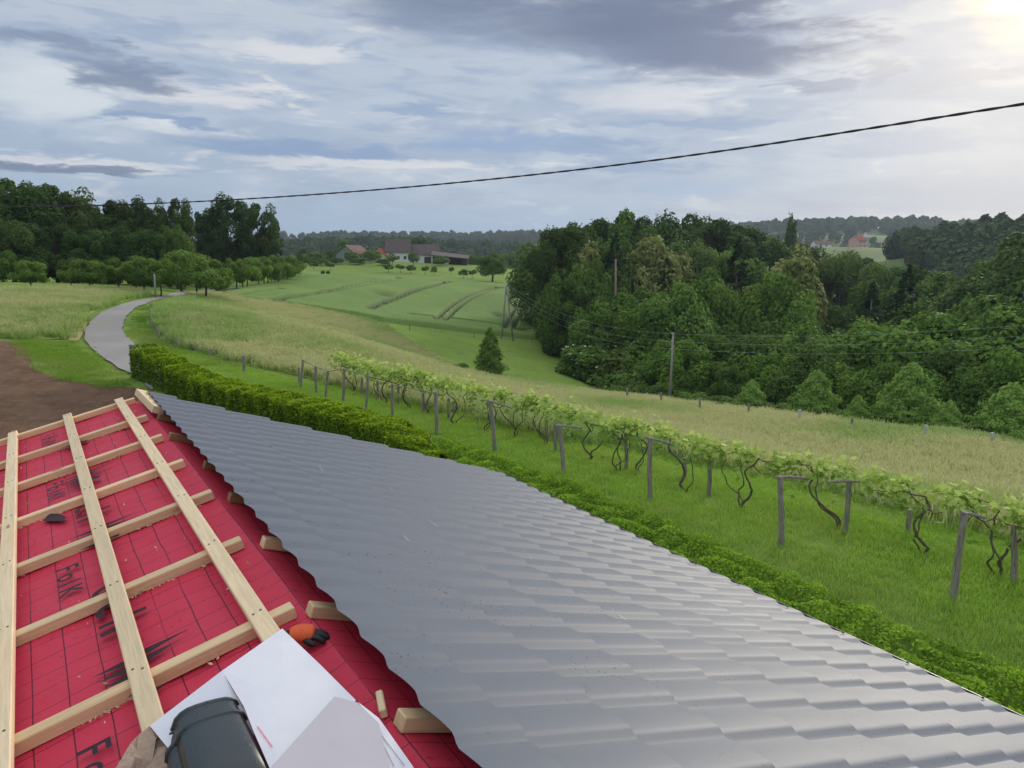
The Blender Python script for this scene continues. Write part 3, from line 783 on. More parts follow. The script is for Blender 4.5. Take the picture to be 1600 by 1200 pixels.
# ------------------------------------------------------------------ vegetation library
def unit(v): return v/(np.linalg.norm(v, axis=-1, keepdims=True)+1e-9)
def leaf_quads(P, N, size, r, aspect=.62):
    """diamond leaf faces at P facing N"""
    n = len(P); N = unit(N)
    t = unit(np.cross(N, r.normal(0, 1, (n, 3)))); b = np.cross(N, t)
    s = (np.broadcast_to(size, (n,))*r.uniform(.6, 1.25, n))[:, None]
    return np.stack([P+t*s, P+b*s*aspect+N*s*.12, P-t*s, P-b*s*aspect+N*s*.12], 1).reshape(-1, 3)
def leaf_mesh(name, P, N, size, material, r, tintv, aspect=.62):
    V = leaf_quads(P, N, size, r, aspect)
    return np_mesh(name, V, np.arange(len(V)).reshape(-1, 4), [material], tint=np.repeat(tintv, 4))
def lobes_crown(r, n, centre, rad, nl, lobe=(.30, .46), low=-.75):
    """leaf points on overlapping lobes spread through an ellipsoid"""
    L = []
    while len(L) < nl:
        p = r.normal(0, 1, 3); p /= np.linalg.norm(p); p *= r.uniform(.35, .86)**.6
        if p[2] < low: continue
        L.append((p, r.uniform(*lobe)*(1.08-.25*abs(p[2])), r.uniform(0, 1)))
    P, N, T = [], [], []
    per = int(n/nl*1.7)
    C = np.array([l[0] for l in L]); R = np.array([l[1] for l in L])
    for c, q, t in L:
        d = unit(r.normal(0, 1, (per, 3)))
        w_ = np.sin(d@r.normal(0, 4.5, 3)+r.uniform(0, 6))+np.sin(d@r.normal(0, 7, 3)+r.uniform(0, 6))+.7*np.sin(d@r.normal(0, 12, 3)+r.uniform(0, 6))
        rr = q*(1+.10*w_-abs(r.normal(0, .15, per))+(r.random(per) < .06)*r.uniform(0, .22, per))
        p = c+d*rr[:, None]
        inside = ((np.linalg.norm(p[:, None]-C[None], axis=2)/R[None]) < .72).any(1)
        k = ~inside | (r.random(per) < .12)
        p, d = p[k], d[k]
        P.append(p); N.append(d*.9+unit(p)*.4+r.normal(0, .55, p.shape)+np.array([0, 0, .35]))
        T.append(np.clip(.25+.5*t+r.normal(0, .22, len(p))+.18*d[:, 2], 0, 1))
    P, N, T = np.concatenate(P), np.concatenate(N), np.concatenate(T)
    return np.array(centre)+P*np.array(rad), N/np.array(rad)*np.mean(rad), T
def limbs(r, h, r0, crown_c, crown_r, n=7, bend=.3):
    z = np.linspace(0, h, 7); off = np.cumsum(r.normal(0, bend*h/40, (7, 2)), axis=0); off[0] = 0
    tr = np.column_stack([off, z]); specs = [(tr, r0*np.linspace(1.15, .22, 7))]
    for i in range(n):
        k = r.uniform(.35, .9); b = tr[0]*0+np.array([np.interp(k, np.linspace(0, 1, 7), tr[:, j]) for j in range(3)])
        d = unit(r.normal(0, 1, 3)); d[2] = abs(d[2])*.6
        e = np.array(crown_c)+d*np.array(crown_r)*.75; mid_ = (b+e)/2+np.array([0, 0, -.06*h*r.random()])
        specs.append(([b, mid_, e], r0*np.array([.42*(1.1-k), .28*(1.1-k), .06])))
    return specs
M_BARK = mat('bark', rough=.95, build=lambda g: dict(col=g.mix(g.noise(g.scale(objc(g), 6, 6, 1.2), 2, 5, .6), (.055, .045, .035), (.13, .11, .085))))
M_BARKP = mat('pale_bark', rough=.9, build=lambda g: dict(col=g.mix(g.noise(g.scale(objc(g), 5, 5, 1.0), 2, 5, .6), (.16, .13, .10), (.30, .26, .21))))
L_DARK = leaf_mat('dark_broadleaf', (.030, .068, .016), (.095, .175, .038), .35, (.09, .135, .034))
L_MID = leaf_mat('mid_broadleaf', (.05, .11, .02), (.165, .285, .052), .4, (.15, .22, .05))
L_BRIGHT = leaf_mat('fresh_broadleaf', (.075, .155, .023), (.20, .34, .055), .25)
L_SPRUCE = leaf_mat('spruce_needles', (.018, .046, .018), (.05, .10, .034), .3)
L_OLIVE = leaf_mat('flowering_chestnut', (.10, .145, .03), (.38, .41, .15), .15)
L_ORCH = leaf_mat('orchard_leaf', (.085, .16, .028), (.22, .34, .065), .25)
L_PALE = leaf_mat('pale_young_leaf', (.16, .30, .055), (.36, .54, .12), .2)
L_FAR = leaf_mat('far_canopy', (.030, .068, .024), (.075, .135, .042), .5, (.085, .115, .04), transl=.12)

LIB = {}
def lib_broad(key, seed, h, rad, low, n, nl, leaf, material, trunk=.28, lobe=(.28, .44), lowcut=-.8, nb=8, bark=None):
    r = np.random.default_rng(seed)
    cz = (h+low)/2; rz = (h-low)/2
    P, N, T = lobes_crown(r, n, (0, 0, cz), (rad, rad*r.uniform(.88, 1.1), rz), nl, lobe, lowcut)
    P[:, 2] += (h-P[:, 2].max())
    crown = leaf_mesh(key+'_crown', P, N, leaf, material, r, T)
    tr = tubes(key+'_trunk', limbs(r, h*.82, trunk, (0, 0, cz), (rad, rad, rz), nb), bark or M_BARK)
    LIB[key] = (h, tr, crown)
def lib_spruce(key, seed, h, rad, low, n, material):
    r = np.random.default_rng(seed); P, N, T = [], [], []
    nb = 120
    for i in range(nb):
        k = (i+r.random())/nb; z = low+(h-low)*k**.9; L = rad*(1-k)**.8*r.uniform(.75, 1.15)+.2
        a = r.uniform(0, 2*np.pi); m_ = int(n/nb*(1.6*(1-k)+.3)); t = r.uniform(.15, 1, m_)**.7
        d = np.array([np.cos(a), np.sin(a)]); side = r.normal(0, .17, m_)*L*(1.1-t)
        x = d[0]*L*t-d[1]*side; y = d[1]*L*t+d[0]*side; zz = z-.28*L*t**1.3+.14*L*t**3+r.normal(0, .12, m_)-abs(r.normal(0, .22, m_))*(.4+k*.3)
        P.append(np.column_stack([x, y, zz])); N.append(np.column_stack([d[0]*.5+r.normal(0, .45, m_), d[1]*.5+r.normal(0, .45, m_), .8+r.normal(0, .4, m_)]))
        T.append(np.clip(t*.7+r.normal(.05, .2, m_), 0, 1))
    P, N, T = np.concatenate(P), np.concatenate(N), np.concatenate(T)
    crown = leaf_mesh(key+'_crown', P, N, .24, material, r, T, .42)
    tr = tubes(key+'_trunk', [([(0, 0, 0), (.05, 0, h*.4), (0, .04, h*.97)], np.array([.26, .17, .03]))], M_BARKP)
    LIB[key] = (h, tr, crown)
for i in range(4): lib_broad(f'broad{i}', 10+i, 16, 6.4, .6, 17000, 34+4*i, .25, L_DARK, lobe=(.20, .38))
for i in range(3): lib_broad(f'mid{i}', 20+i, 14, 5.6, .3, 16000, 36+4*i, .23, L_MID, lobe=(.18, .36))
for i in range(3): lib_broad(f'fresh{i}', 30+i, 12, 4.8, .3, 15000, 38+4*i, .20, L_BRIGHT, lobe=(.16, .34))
for i in range(2): lib_broad(f'tall{i}', 40+i, 20, 5.0, 6.5, 12000, 30, .26, L_DARK, .3, (.2, .36))
for i in range(3): lib_broad(f'open{i}', 46+i, 17, 6.4, 2.4, 10500, 46, .24, L_DARK, .3, (.12, .25), nb=16)
lib_broad('chestnut0', 50, 15, 4.6, 1.0, 9000, 26, .34, L_OLIVE)
lib_broad('chestnut1', 51, 15, 4.9, 1.0, 9000, 30, .34, L_OLIVE)
for i in range(4): lib_broad(f'orchard{i}', 60+i, 5.6, 3.1, .9, 8000, 36, .13, L_ORCH, .14, (.16, .34), -.6)
for i in range(2): lib_broad(f'fruit{i}', 66+i, 3.6, 1.5, 1.3, 1200, 12, .20, L_ORCH, .08, (.3, .5), -.6)
lib_broad('poplar', 75, 17, 1.7, .8, 5000, 34, .30, L_DARK, .2, (.3, .5))
for i in range(2): lib_broad(f'bush{i}', 78+i, 3.2, 2.3, .0, 4200, 22, .15, L_MID, .06, (.26, .42), -.3, 5)
lib_broad('solitary', 82, 11, 6.2, 2.0, 9500, 34, .30, L_MID, .42, (.22, .36), -.6, 12)
for i in range(2): lib_spruce(f'spruce{i}', 90+i, 20, 4.0, 1.2, 9500, L_SPRUCE)

def young_cone(key, seed, material=None, fat=1.0):
    r = np.random.default_rng(seed); n = 7500; k = r.random(n)**.8
    rad = 1.25*(1-k)**.75*(k*6).clip(0, 1)**.5+.05
    a = r.uniform(0, 2*np.pi, n); wav = 1+.22*np.sin(a*3+k*21)+.15*np.sin(a*5-k*33)
    q = rad*wav*np.sqrt(r.uniform(.45, 1.1, n)); z = .15+4.6*k+r.normal(0, .08, n)
    P = np.column_stack([np.cos(a)*q, np.sin(a)*q, z]); N = np.column_stack([np.cos(a), np.sin(a), .5+0*a])+r.normal(0, .5, (n, 3))
    crown = leaf_mesh(key+'_crown', P*np.array([fat, fat, 1]), N, .105, material or L_BRIGHT, r, np.clip(.15+.5*k+r.normal(0, .22, n), 0, 1))
    LIB[key] = (4.75, tubes(key+'_trunk', [([(0, 0, 0), (.02, 0, 2), (0, 0, 4.4)], np.array([.09, .06, .015]))], M_BARK), crown)
young_cone('cone', 99, L_ORCH, 1.2); young_cone('young0', 97, L_PALE, 2.1); young_cone('young1', 98, L_PALE, 1.8)

TREES = []
def wood_label(key, px, row):
    kind = {'broad': 'dark broadleaf tree', 'mid': 'mid-green broadleaf tree', 'fresh': 'fresh green leafy tree', 'spruce': 'dark spruce'}[key[:-1]]
    place = 'left part of the wood' if px < 1060 else 'middle of the wood' if px < 1330 else 'right part of the wood'
    return f'{kind} {row} in the {place}'
def tree(key, name, px, pytop, r_, label, group=None, wide=1.0, cat='tree', base=None, h=None):
    H0, tr, cw = LIB[key]
    top = at_range(px, pytop, r_)
    zg = H1(top[0], top[1]) if base is None else base
    hh = max(top[2]-zg, ({'fruit': 2.6, 'orchard': 4.0, 'bush': 1.6}.get(key[:-1], 1.0) if r_ > 200 else 1.2)) if h is None else h
    t = empty(name, (top[0], top[1], zg-.05), label, cat, group)
    k = hh/H0; rz = random.uniform(0, 6.28)
    for nm, me in (('trunk', tr), ('crown', cw)):
        o = bpy.data.objects.new(nm, me); COL.objects.link(o); o.parent = t
        o.scale = (k*wide, k*wide, k); o.rotation_euler = (0, 0, rz)
    TREES.append((top[0], top[1], hh))
    return t
random.seed(11)
def pick(*k): return random.choice(k)

# --- the wood on the right: layers from the edge of the meadow back to the skyline
GW = 'trees of the wood right of the pasture'
def prof(pts, x): return float(np.interp(x, [p[0] for p in pts], [p[1] for p in pts]))
sky_line = [(835, 400), (850, 372), (880, 350), (905, 342), (955, 328), (1000, 330), (1060, 323), (1120, 342), (1180, 357), (1240, 382), (1330, 395), (1400, 410), (1480, 424), (1540, 408), (1580, 388), (1620, 362)]
lab_back = 'dark broadleaf tree on the skyline of the wood'
lab_mid = 'dark broadleaf tree amid the dense wood behind the utility pole'
lab_front = 'fresh green broadleaf tree along the near front of the wood'
for x in np.arange(862, 1640, 36):
    xx = x+random.uniform(-9, 9); r_ = prof([(860, 128), (1000, 150), (1240, 185), (1400, 170), (1640, 150)], xx)+random.uniform(-6, 6)
    key_ = pick('broad0', 'mid0', 'broad2', 'mid2', 'mid1'); tree(key_, 'broadleaf_tree', xx, prof(sky_line, xx)+random.uniform(-5, 9), r_, wood_label(key_, xx, 'on the skyline'), GW, random.uniform(.85, 1.1))
for row, (dy, r0, r1, kinds, lab) in enumerate([(38, 122, 150, ('mid1', 'broad2', 'mid0', 'spruce0', 'mid2'), lab_mid), (78, 112, 128, ('broad1', 'mid0', 'mid2', 'spruce1', 'mid1'), lab_mid),
                                           (118, 102, 108, ('mid0', 'mid1', 'broad2', 'fresh0', 'mid2'), lab_mid)]):
    for x in np.arange(885+18*row, 1650, 44):
        xx = x+random.uniform(-13, 13); r_ = prof([(880, r0-6), (1250, r1), (1640, r1-22)], xx)+random.uniform(-4, 4)
        y = prof(sky_line, xx)+dy*prof([(880, 1.15), (1200, 1), (1640, .62)], xx)+random.uniform(-13, 13)
        key_ = pick(*kinds); tree(key_, 'spruce_tree' if 'spruce' in key_ else 'broadleaf_tree', xx, y, r_, wood_label(key_, xx, ('just below the skyline', 'halfway up', 'in the lower half')[row]), GW, random.uniform(.8, 1.05))
front = [(905, 470), (960, 455), (1010, 440), (1060, 425), (1100, 470), (1180, 480), (1260, 470), (1350, 480), (1440, 470), (1520, 455), (1640, 445)]
for x in np.arange(1005, 1650, 46):
    xx = x+random.uniform(-12, 12); r_ = prof([(900, 105), (1050, 88), (1300, 82), (1640, 76)], xx)+random.uniform(-3, 3)
    key_ = pick('fresh0', 'fresh1', 'fresh2', 'mid1'); tree(key_, 'broadleaf_tree', xx, prof(front, xx)+28+random.uniform(-18, 18), r_, wood_label(key_, xx, 'near the front'), GW, random.uniform(.85, 1.1))
for x in np.arange(1030, 1660, 40):
    xx = x+random.uniform(-12, 12); r_ = prof([(900, 86), (1050, 76), (1300, 71), (1640, 66)], xx)+random.uniform(-2, 2)
    key_ = pick('fresh0', 'fresh1', 'mid2', 'fresh2'); tree(key_, 'broadleaf_tree', xx, prof(front, xx)+95+random.uniform(-22, 18), r_, wood_label(key_, xx, 'at the foot'), GW, random.uniform(.8, 1.05))
# named individuals in that wood
for key, nm, px, py, r_, lab, wd in [
    ('spruce0', 'spruce_tree', 962, 362, 114, 'dark spruce with a long bare pale trunk at the wood corner', 1.15),
    ('spruce1', 'spruce_tree', 1155, 372, 118, 'tall dark spruce with drooping tiers in mid wood', 1.15),
    ('spruce0', 'spruce_tree', 1420, 412, 118, 'dark spruce standing proud in the right of the wood', 1.1),
    ('spruce1', 'spruce_tree', 1365, 440, 112, 'smaller dark spruce beside the proud one', 1.05),
    ('chestnut0', 'chestnut_tree', 905, 376, 112, 'yellowish flowering chestnut left of the dark spruce', .75),
    ('chestnut1', 'chestnut_tree', 1028, 366, 116, 'yellowish flowering chestnut right of the dark spruce', .8),
    ('chestnut0', 'chestnut_tree', 1228, 384, 118, 'yellow-tinged flowering chestnut below the poplar', .85),
    ('fresh1', 'broadleaf_tree', 918, 402, 108, 'small bright green tree beneath the left chestnut', .6),
    ('fresh2', 'broadleaf_tree', 1220, 422, 108, 'lime green round tree in the middle of the wood', .8),
    ('tall0', 'broadleaf_tree', 868, 352, 112, 'tall leaning broadleaf at the left corner of the wood', .9),
    ('tall1', 'broadleaf_tree', 893, 344, 116, 'tall dark tree behind the left corner of the wood', .95),
    ('mid1', 'broadleaf_tree', 880, 425, 106, 'low dark tree overhanging the wheat', .75),
    ('mid2', 'broadleaf_tree', 905, 440, 107, 'dense dark tree above the blossoming bush', .7),
    ('fresh0', 'broadleaf_tree', 1105, 415, 104, 'fresh green pointed tree left of the drooping spruce', .7)]:
    tree(key, nm, px, py, r_, lab, GW, wd)
for px, py, r_, h, lab, wd in [(1278, 580, 59, None, 'pale young tree by the meadow fence, broadest of its row', 1.0), (1342, 618, 56, None, 'low pale shrub-like tree between two taller young ones', 1.0),
                             (1428, 570, 57, None, 'tall pale young tree by the meadow fence', 1.0), (1486, 626, 52.5, None, 'small pale young tree in front of the tall one', .95), (1585, 600, 54, None, 'pale young tree at the right end of the fence', 1.1),
                             (1176, 594, 63, None, 'bluish young tree behind the fence near the utility pole', 1.1)]:
    tree(pick('young0', 'young1'), 'young_tree', px, py, r_, lab, 'young trees along the meadow fence', wd)
for k, (px, py, r_, kd) in enumerate([(890, 528, 112, 'bush0'), (905, 545, 100, 'bush1'), (945, 560, 92, 'bush1'), (960, 585, 82, 'bush0'), (985, 592, 76, 'bush1'), (1010, 575, 80, 'bush0'), (1040, 600, 72, 'bush1'), (1085, 612, 68, 'bush0'), (1130, 618, 66, 'bush1'), (1215, 628, 62, 'bush0'), (1305, 640, 60, 'bush1'), (1385, 648, 57, 'bush0'), (1520, 660, 55, 'bush1'), (975, 545, 92, 'bush0'), (870, 508, 116, 'bush1'), (930, 520, 106, 'bush0'), (1000, 540, 92, 'bush1')]):
    tree(kd, 'shrub', px, py, r_, 'leafy green shrub in the undergrowth at the wood edge', 'shrubs along the wood edge', random.uniform(1.0, 1.4), 'shrub')
# elder in blossom
el_ = tree('bush0', 'elder_bush', 922, 538, 93, 'elder bush dotted with creamy white blossom at the wood edge', None, 1.25, 'bush')
def blossom(parent, n=70):
    r = np.random.default_rng(6); H0 = LIB['bush0'][0]; k = parent.children[1].scale
    me = LIB['bush0'][2]; co = np.empty(len(me.vertices)*3, np.float32); me.vertices.foreach_get('co', co); co = co.reshape(-1, 3)[::4]
    up = co[(co[:, 2] > 1.1) & (co[:, 1]*math.cos(0) < 9)]; c = up[r.choice(len(up), n)]
    c = (c*1.03)*np.array(k)+np.array(parent.location); P = (c[:, None]+r.normal(0, .10, (n, 14, 3))*np.array([1, 1, .35])).reshape(-1, 3)
    o = link('blossom', leaf_mesh('blossom', P, np.array([[0, -.4, 1]])+r.normal(0, .4, P.shape), .075, mat('cream_petals', (.80, .78, .58), .7), r, np.zeros(len(P))), parent)
bpy.context.view_layer.update()
blossom(el_)
# fallen branch and bare trunks at the corner of the wood
for px, y0, y1, r_, lab in [(961, 405, 540, 106, 'long bare pale trunk of a pine at the wood corner'), (899, 440, 528, 108, 'slim bare trunk at the corner of the wood')]:
    a, b = at_range(px, y1, r_), at_range(px+1, y0, r_); a[2] = H1(a[0], a[1])-.1
    t = empty('bare_trunk', tuple(a), lab, 'tree trunk')
    tube('trunk', [a, (a+b)/2+np.array([.06, 0, 0]), b], np.array([.2, .17, .12]), M_BARKP, t, 7, seed=2, rough=.08)
fb = empty('fallen_branch', tuple(at_range(915, 526, 101)), 'pale broken branch lying at the wood corner', 'branch')
p0, p1, p2, p3 = [at_range(x, y, 101) for x, y in ((902, 530), (914, 524), (919, 521), (917, 538))]
tube('limb', [p0, p1, p2], np.array([.06, .09, .05]), M_BARKP, fb, 6); tube('limb', [p2, (p2+p3)/2+np.array([.1, 0, 0]), p3], np.array([.08, .07, .05]), M_BARKP, fb, 6)

# --- the dark wood on the left
GL = 'trees of the dark wood on the left'
for px, py, r_, key, wd in [(-40, 282, 122, 'broad0', 1), (8, 276, 120, 'open0', 1.1), (40, 281, 118, 'broad1', 1), (78, 285, 121, 'open1', 1.15), (112, 305, 118, 'broad2', 1), (140, 318, 122, 'broad3', .9), (165, 312, 120, 'broad0', .9), (192, 303, 119, 'open2', 1), (222, 318, 121, 'broad1', .95), (248, 322, 118, 'broad3', .9),
                            (-20, 330, 108, 'broad2', 1.1), (30, 345, 106, 'broad3', 1.1), (85, 350, 107, 'broad0', 1.1), (130, 352, 105, 'broad1', 1.1), (180, 350, 107, 'broad2', 1.1), (225, 355, 105, 'broad3', 1.0), (262, 350, 108, 'broad0', .9), (320, 372, 150, 'broad2', 1.0), (362, 365, 152, 'broad1', .9), (400, 372, 154, 'broad0', .9),
                            (-10, 385, 99, 'mid0', 1.2), (50, 398, 99, 'broad1', 1.2), (110, 400, 98, 'broad2', 1.3), (165, 398, 99, 'broad0', 1.3), (300, 396, 146, 'broad3', 1.2), (345, 396, 148, 'broad1', 1.2), (215, 396, 99, 'broad1', 1.3), (390, 392, 150, 'broad2', 1.1), (422, 392, 150, 'broad0', .9)]:
    tree(key, 'broadleaf_tree', px, py, r_, 'dark broadleaf tree in the wood behind the orchard', GL, wd)
for px, py, r_, key, wd, lab in [(272, 307, 116, 'open1', .62, 'slim tree with sky showing round it in the left wood'), (300, 330, 150, 'open0', .75, 'lower spreading dark tree between the slim tree and the tallest'), (355, 300, 150, 'open2', .85, 'tallest dark tree near the right end of the left wood'),
                                 (330, 322, 152, 'open1', .7, 'dark tree touching the tallest one on its left'), (400, 315, 150, 'open1', .8, 'last tall dark tree at the right end of the left wood'), (420, 348, 152, 'open0', .7, 'lower dark tree ending the left wood'),
                                 (272, 347, 101, 'mid1', .62, 'single lime green tree against the dark left wood')]:
    tree(key, 'broadleaf_tree', px, py, r_, lab, None, wd)

# --- orchard by the lane
for px, py, r_, lab, wd in [(44, 405, 78, 'leftmost round orchard tree standing alone in the grass', 1.0), (108, 411, 82, 'small orchard tree left of the pair', .9), (136, 403, 79, 'broad orchard tree with twin trunks', 1.0), (182, 402, 86, 'orchard tree set back in the row', 1.0), (222, 398, 80, 'wide orchard tree left of the grey post', 1.0), (248, 402, 79, 'dense orchard tree right of the grey post', .85),
                            (280, 389, 90, 'tallest orchard tree behind the lane', 1.15), (320, 400, 80, 'orchard tree leaning over the lane edge', 1.05), (305, 398, 93, 'pale orchard tree behind the leaning one', 1.0), (210, 410, 92, 'back orchard tree half hidden by the wide one', 1.0)]:
    tree(pick('orchard0', 'orchard1', 'orchard2', 'orchard3'), 'orchard_tree', px, py, r_, lab, 'orchard trees along the lane', wd)
for k, (px, py, r_) in enumerate([(368, 402, 108), (385, 402, 112), (402, 400, 116), (418, 399, 122), (434, 398, 127), (448, 398, 133), (460, 400, 139), (378, 408, 120), (428, 402, 134), (411, 404, 128)]):
    tree(pick('orchard0', 'orchard1', 'orchard2', 'orchard3'), 'orchard_tree', px, py, r_, 'orchard tree in the row between lane and wheat field', 'orchard row beside the wheat', .8)
tree('cone', 'young_tree', 766, 513, 76, 'small cone-shaped leafy tree standing alone in the pasture', None, 1.0)
tree('bush1', 'shrub', 720, 566, 72, 'tiny shrub in the grass left of the cone-shaped tree', None, 1.0, 'shrub')
tree('solitary', 'walnut_tree', 770, 394, 205, 'large dark solitary tree beyond the wheat field', None, .82)
tree('poplar', 'poplar_tree', 1238, 333, 260, 'slim upright poplar rising above the wood', None, .62)
# trees round the farm
for px, py, r_, key, wd, lab in [(540, 374, 300, 'mid0', 1.0, 'big round tree left of the farmhouse'), (618, 371, 330, 'broad1', .9, 'left of two big trees behind the farmhouse'), (652, 366, 335, 'broad2', 1.0, 'right of two big trees behind the farmhouse'), (515, 388, 290, 'mid1', .9, 'bushy tree left of the green gabled house'), (548, 396, 262, 'orchard1', 1.1, 'tree in front of the green gabled house'), (578, 390, 262, 'orchard2', .9, 'tree between green gable and orange roof'),
                                 (613, 398, 258, 'orchard3', .85, 'small tree before the white farmhouse wall'), (646, 393, 256, 'orchard0', .8, 'round tree hiding the barn wall'), (495, 400, 262, 'orchard2', .9, 'tree at the top of the grass track'), (490, 409, 235, 'fruit0', 1.2, 'little fruit tree on the farm slope, far left'), (516, 411, 230, 'fruit1', 1.2, 'little fruit tree on the farm slope, below the gable'),
                                 (607, 414, 232, 'fruit0', 1.2, 'first fruit tree of the farm garden row'), (626, 413, 232, 'fruit1', 1.2, 'second fruit tree of the farm garden row'), (642, 414, 230, 'fruit0', 1.2, 'third fruit tree of the farm garden row'), (664, 417, 226, 'fruit1', 1.0, 'fourth fruit tree of the farm garden row'), (678, 420, 224, 'fruit0', .8, 'thin fruit tree right of the garden row'),
                                 (705, 418, 226, 'fruit1', .7, 'sapling before the dark shed'), (724, 428, 212, 'fruit0', 1.1, 'small tree left of the solitary tree'), (738, 424, 213, 'fruit1', 1.0, 'small tree nearer the solitary tree'), (560, 402, 255, 'bush0', 1.5, 'bush below the green gabled house'), (690, 400, 262, 'bush1', 1.2, 'bush beside the barn end'),
                                 (468, 395, 250, 'mid2', .8, 'leafy tree at the end of the orchard row'), (505, 404, 250, 'bush1', 1.3, 'bush on the slope left of the farm'), (715, 398, 300, 'mid1', .8, 'tree behind the dark shed'), (808, 404, 300, 'mid0', .9, 'tree by the poles beyond the solitary tree'), (830, 400, 290, 'mid2', .9, 'tree at the far corner of the wood'), (745, 396, 330, 'mid1', 1.1, 'tree behind and left of the solitary tree'), (790, 392, 340, 'mid0', 1.2, 'tree behind and right of the solitary tree')]:
    tree(key, 'farm_tree' if 'bush' not in key else 'shrub', px, py, r_, lab, None, wd, 'tree' if 'bush' not in key else 'shrub')
for px, py, r_, key, wd, lab in [(530, 384, 288, 'mid1', .9, 'leafy tree crowded left behind the green gable'), (500, 392, 278, 'mid0', .8, 'leafy tree at the left end of the farm trees'), (563, 386, 292, 'mid2', .8, 'leafy tree peeping over the tan farm roof'), (586, 394, 268, 'orchard2', 1.0, 'low tree before the orange roofed outbuilding'), (481, 398, 258, 'orchard1', 1.0, 'small tree between orchard row and farm'),
                                 (700, 393, 305, 'mid0', .9, 'tree rising behind the barn end'), (736, 398, 295, 'mid1', .9, 'tree right of the dark shed'), (476, 388, 310, 'broad0', .8, 'dark tree behind the end of the orchard row'), (760, 398, 320, 'mid2', .9, 'tree directly behind the solitary tree'), (525, 402, 258, 'bush0', 1.6, 'rounded bush in the slope garden left of the farm'), (598, 404, 255, 'bush1', 1.4, 'bush below the orange roof')]:
    tree(key, 'farm_tree' if 'bush' not in key else 'shrub', px, py, r_, lab, None, wd, 'tree' if 'bush' not in key else 'shrub')
for px in (505, 513):
    tree('bush0', 'shrub', px, 438, 168, 'one of two tiny dark shrubs standing in the wheat', 'two shrubs in the wheat', .5, 'shrub', h=1.3)

# --- far wooded hills, each one mass of crowns
def instancer(name, P, scl, rot, protos, label=None, parent=None, zs=None):
    """points carrying crowns or tufts: one mass that nobody could count"""
    me = bpy.data.meshes.new(name); me.vertices.add(len(P)); me.vertices.foreach_set('co', np.asarray(P, np.float32).ravel())
    a = me.attributes.new('scl', 'FLOAT', 'POINT'); a.data.foreach_set('value', np.asarray(scl, np.float32))
    a = me.attributes.new('rot', 'FLOAT', 'POINT'); a.data.foreach_set('value', np.asarray(rot, np.float32))
    a = me.attributes.new('pick', 'INT', 'POINT'); a.data.foreach_set('value', np.arange(len(P), dtype=np.int32) % len(protos))
    o = bpy.data.objects.new(name, me); COL.objects.link(o)
    col = bpy.data.collections.new(name+'_kinds')
    for i, pm in enumerate(protos):
        po = bpy.data.objects.new(f'{name}_kind_{i}', pm); col.objects.link(po)
    ng = bpy.data.node_groups.new(name, 'GeometryNodeTree')
    ng.interface.new_socket('Geometry', in_out='INPUT', socket_type='NodeSocketGeometry'); ng.interface.new_socket('Geometry', in_out='OUTPUT', socket_type='NodeSocketGeometry')
    N_ = ng.nodes.new; gi, go = N_('NodeGroupInput'), N_('NodeGroupOutput')
    ip, ci = N_('GeometryNodeInstanceOnPoints'), N_('GeometryNodeCollectionInfo')
    ci.inputs['Collection'].default_value = col; ci.inputs['Separate Children'].default_value = True; ci.inputs['Reset Children'].default_value = True
    ip.inputs['Pick Instance'].default_value = True
    def attr(n, t):
        nd = N_('GeometryNodeInputNamedAttribute'); nd.data_type = t; nd.inputs['Name'].default_value = n; return nd.outputs['Attribute']
    cx = N_('ShaderNodeCombineXYZ'); L = ng.links.new
    L(attr('rot', 'FLOAT'), cx.inputs['Z']); L(cx.outputs[0], ip.inputs['Rotation']); L(attr('scl', 'FLOAT'), ip.inputs['Scale']); L(attr('pick', 'INT'), ip.inputs['Instance Index'])
    L(gi.outputs[0], ip.inputs['Points']); L(ci.outputs[0], ip.inputs['Instance']); L(ip.outputs[0], go.inputs[0])
    md = o.modifiers.new('scatter', 'NODES'); md.node_group = ng
    o['kind'] = 'stuff'
    if label: o['label'] = label
    if parent: o.parent = parent
    return o
def far_crown(seed, n=520, material=None):
    r = np.random.default_rng(seed)
    P, N, T = lobes_crown(r, n, (0, 0, 6.5), (5.0, 5.0, 6.0), 11, (.36, .52), -.5)
    return leaf_mesh('far_crown', P, N, 1.15, material or L_FAR, r, T)
FARP = [far_crown(200+i) for i in range(4)]
rgf = np.random.default_rng(77)
def wood(name, label, px0, px1, r0, r1, step, cond=None, s=(.7, 1.25)):
    P = []
    for r_ in np.arange(r0, r1, step):
        n = int(abs(px1-px0)/FPX*r_/step)
        for _ in range(n):
            q = at_range(rgf.uniform(px0, px1), 500, r_+rgf.uniform(-step, step)*.5)
            if cond is None or cond(q[0], q[1]): P.append((q[0], q[1], 0))
    P = np.array(P); P[:, 2] = H(P[:, 0], P[:, 1])-.8
    return instancer(name, P, rgf.uniform(*s, len(P)), rgf.uniform(0, 6.28, len(P)), FARP, label)
wood('distant_wood', 'wooded hills beyond the farm', 300, 1000, 520, 860, 9.5)
wood('distant_wood', 'wooded hill on the far right', 1385, 1760, 318, 480, 8.0, lambda x, y: x/y > .47+.10*max(0, (430-y))/150)
wood('distant_wood', 'trees in the side valley below the far right hill', 1340, 1760, 215, 318, 7.5, None, (.7, 1.05))
wood('distant_wood', 'faint blue wooded ridge along the horizon', -300, 1800, 1330, 1490, 15, None, (1.0, 1.7))
wood('distant_wood', 'scattered trees on the distant village hill', 1180, 1700, 1030, 1180, 17, lambda x, y: math.sin(x*.021)+math.sin(y*.03+x*.008) > .1, (.7, 1.1))

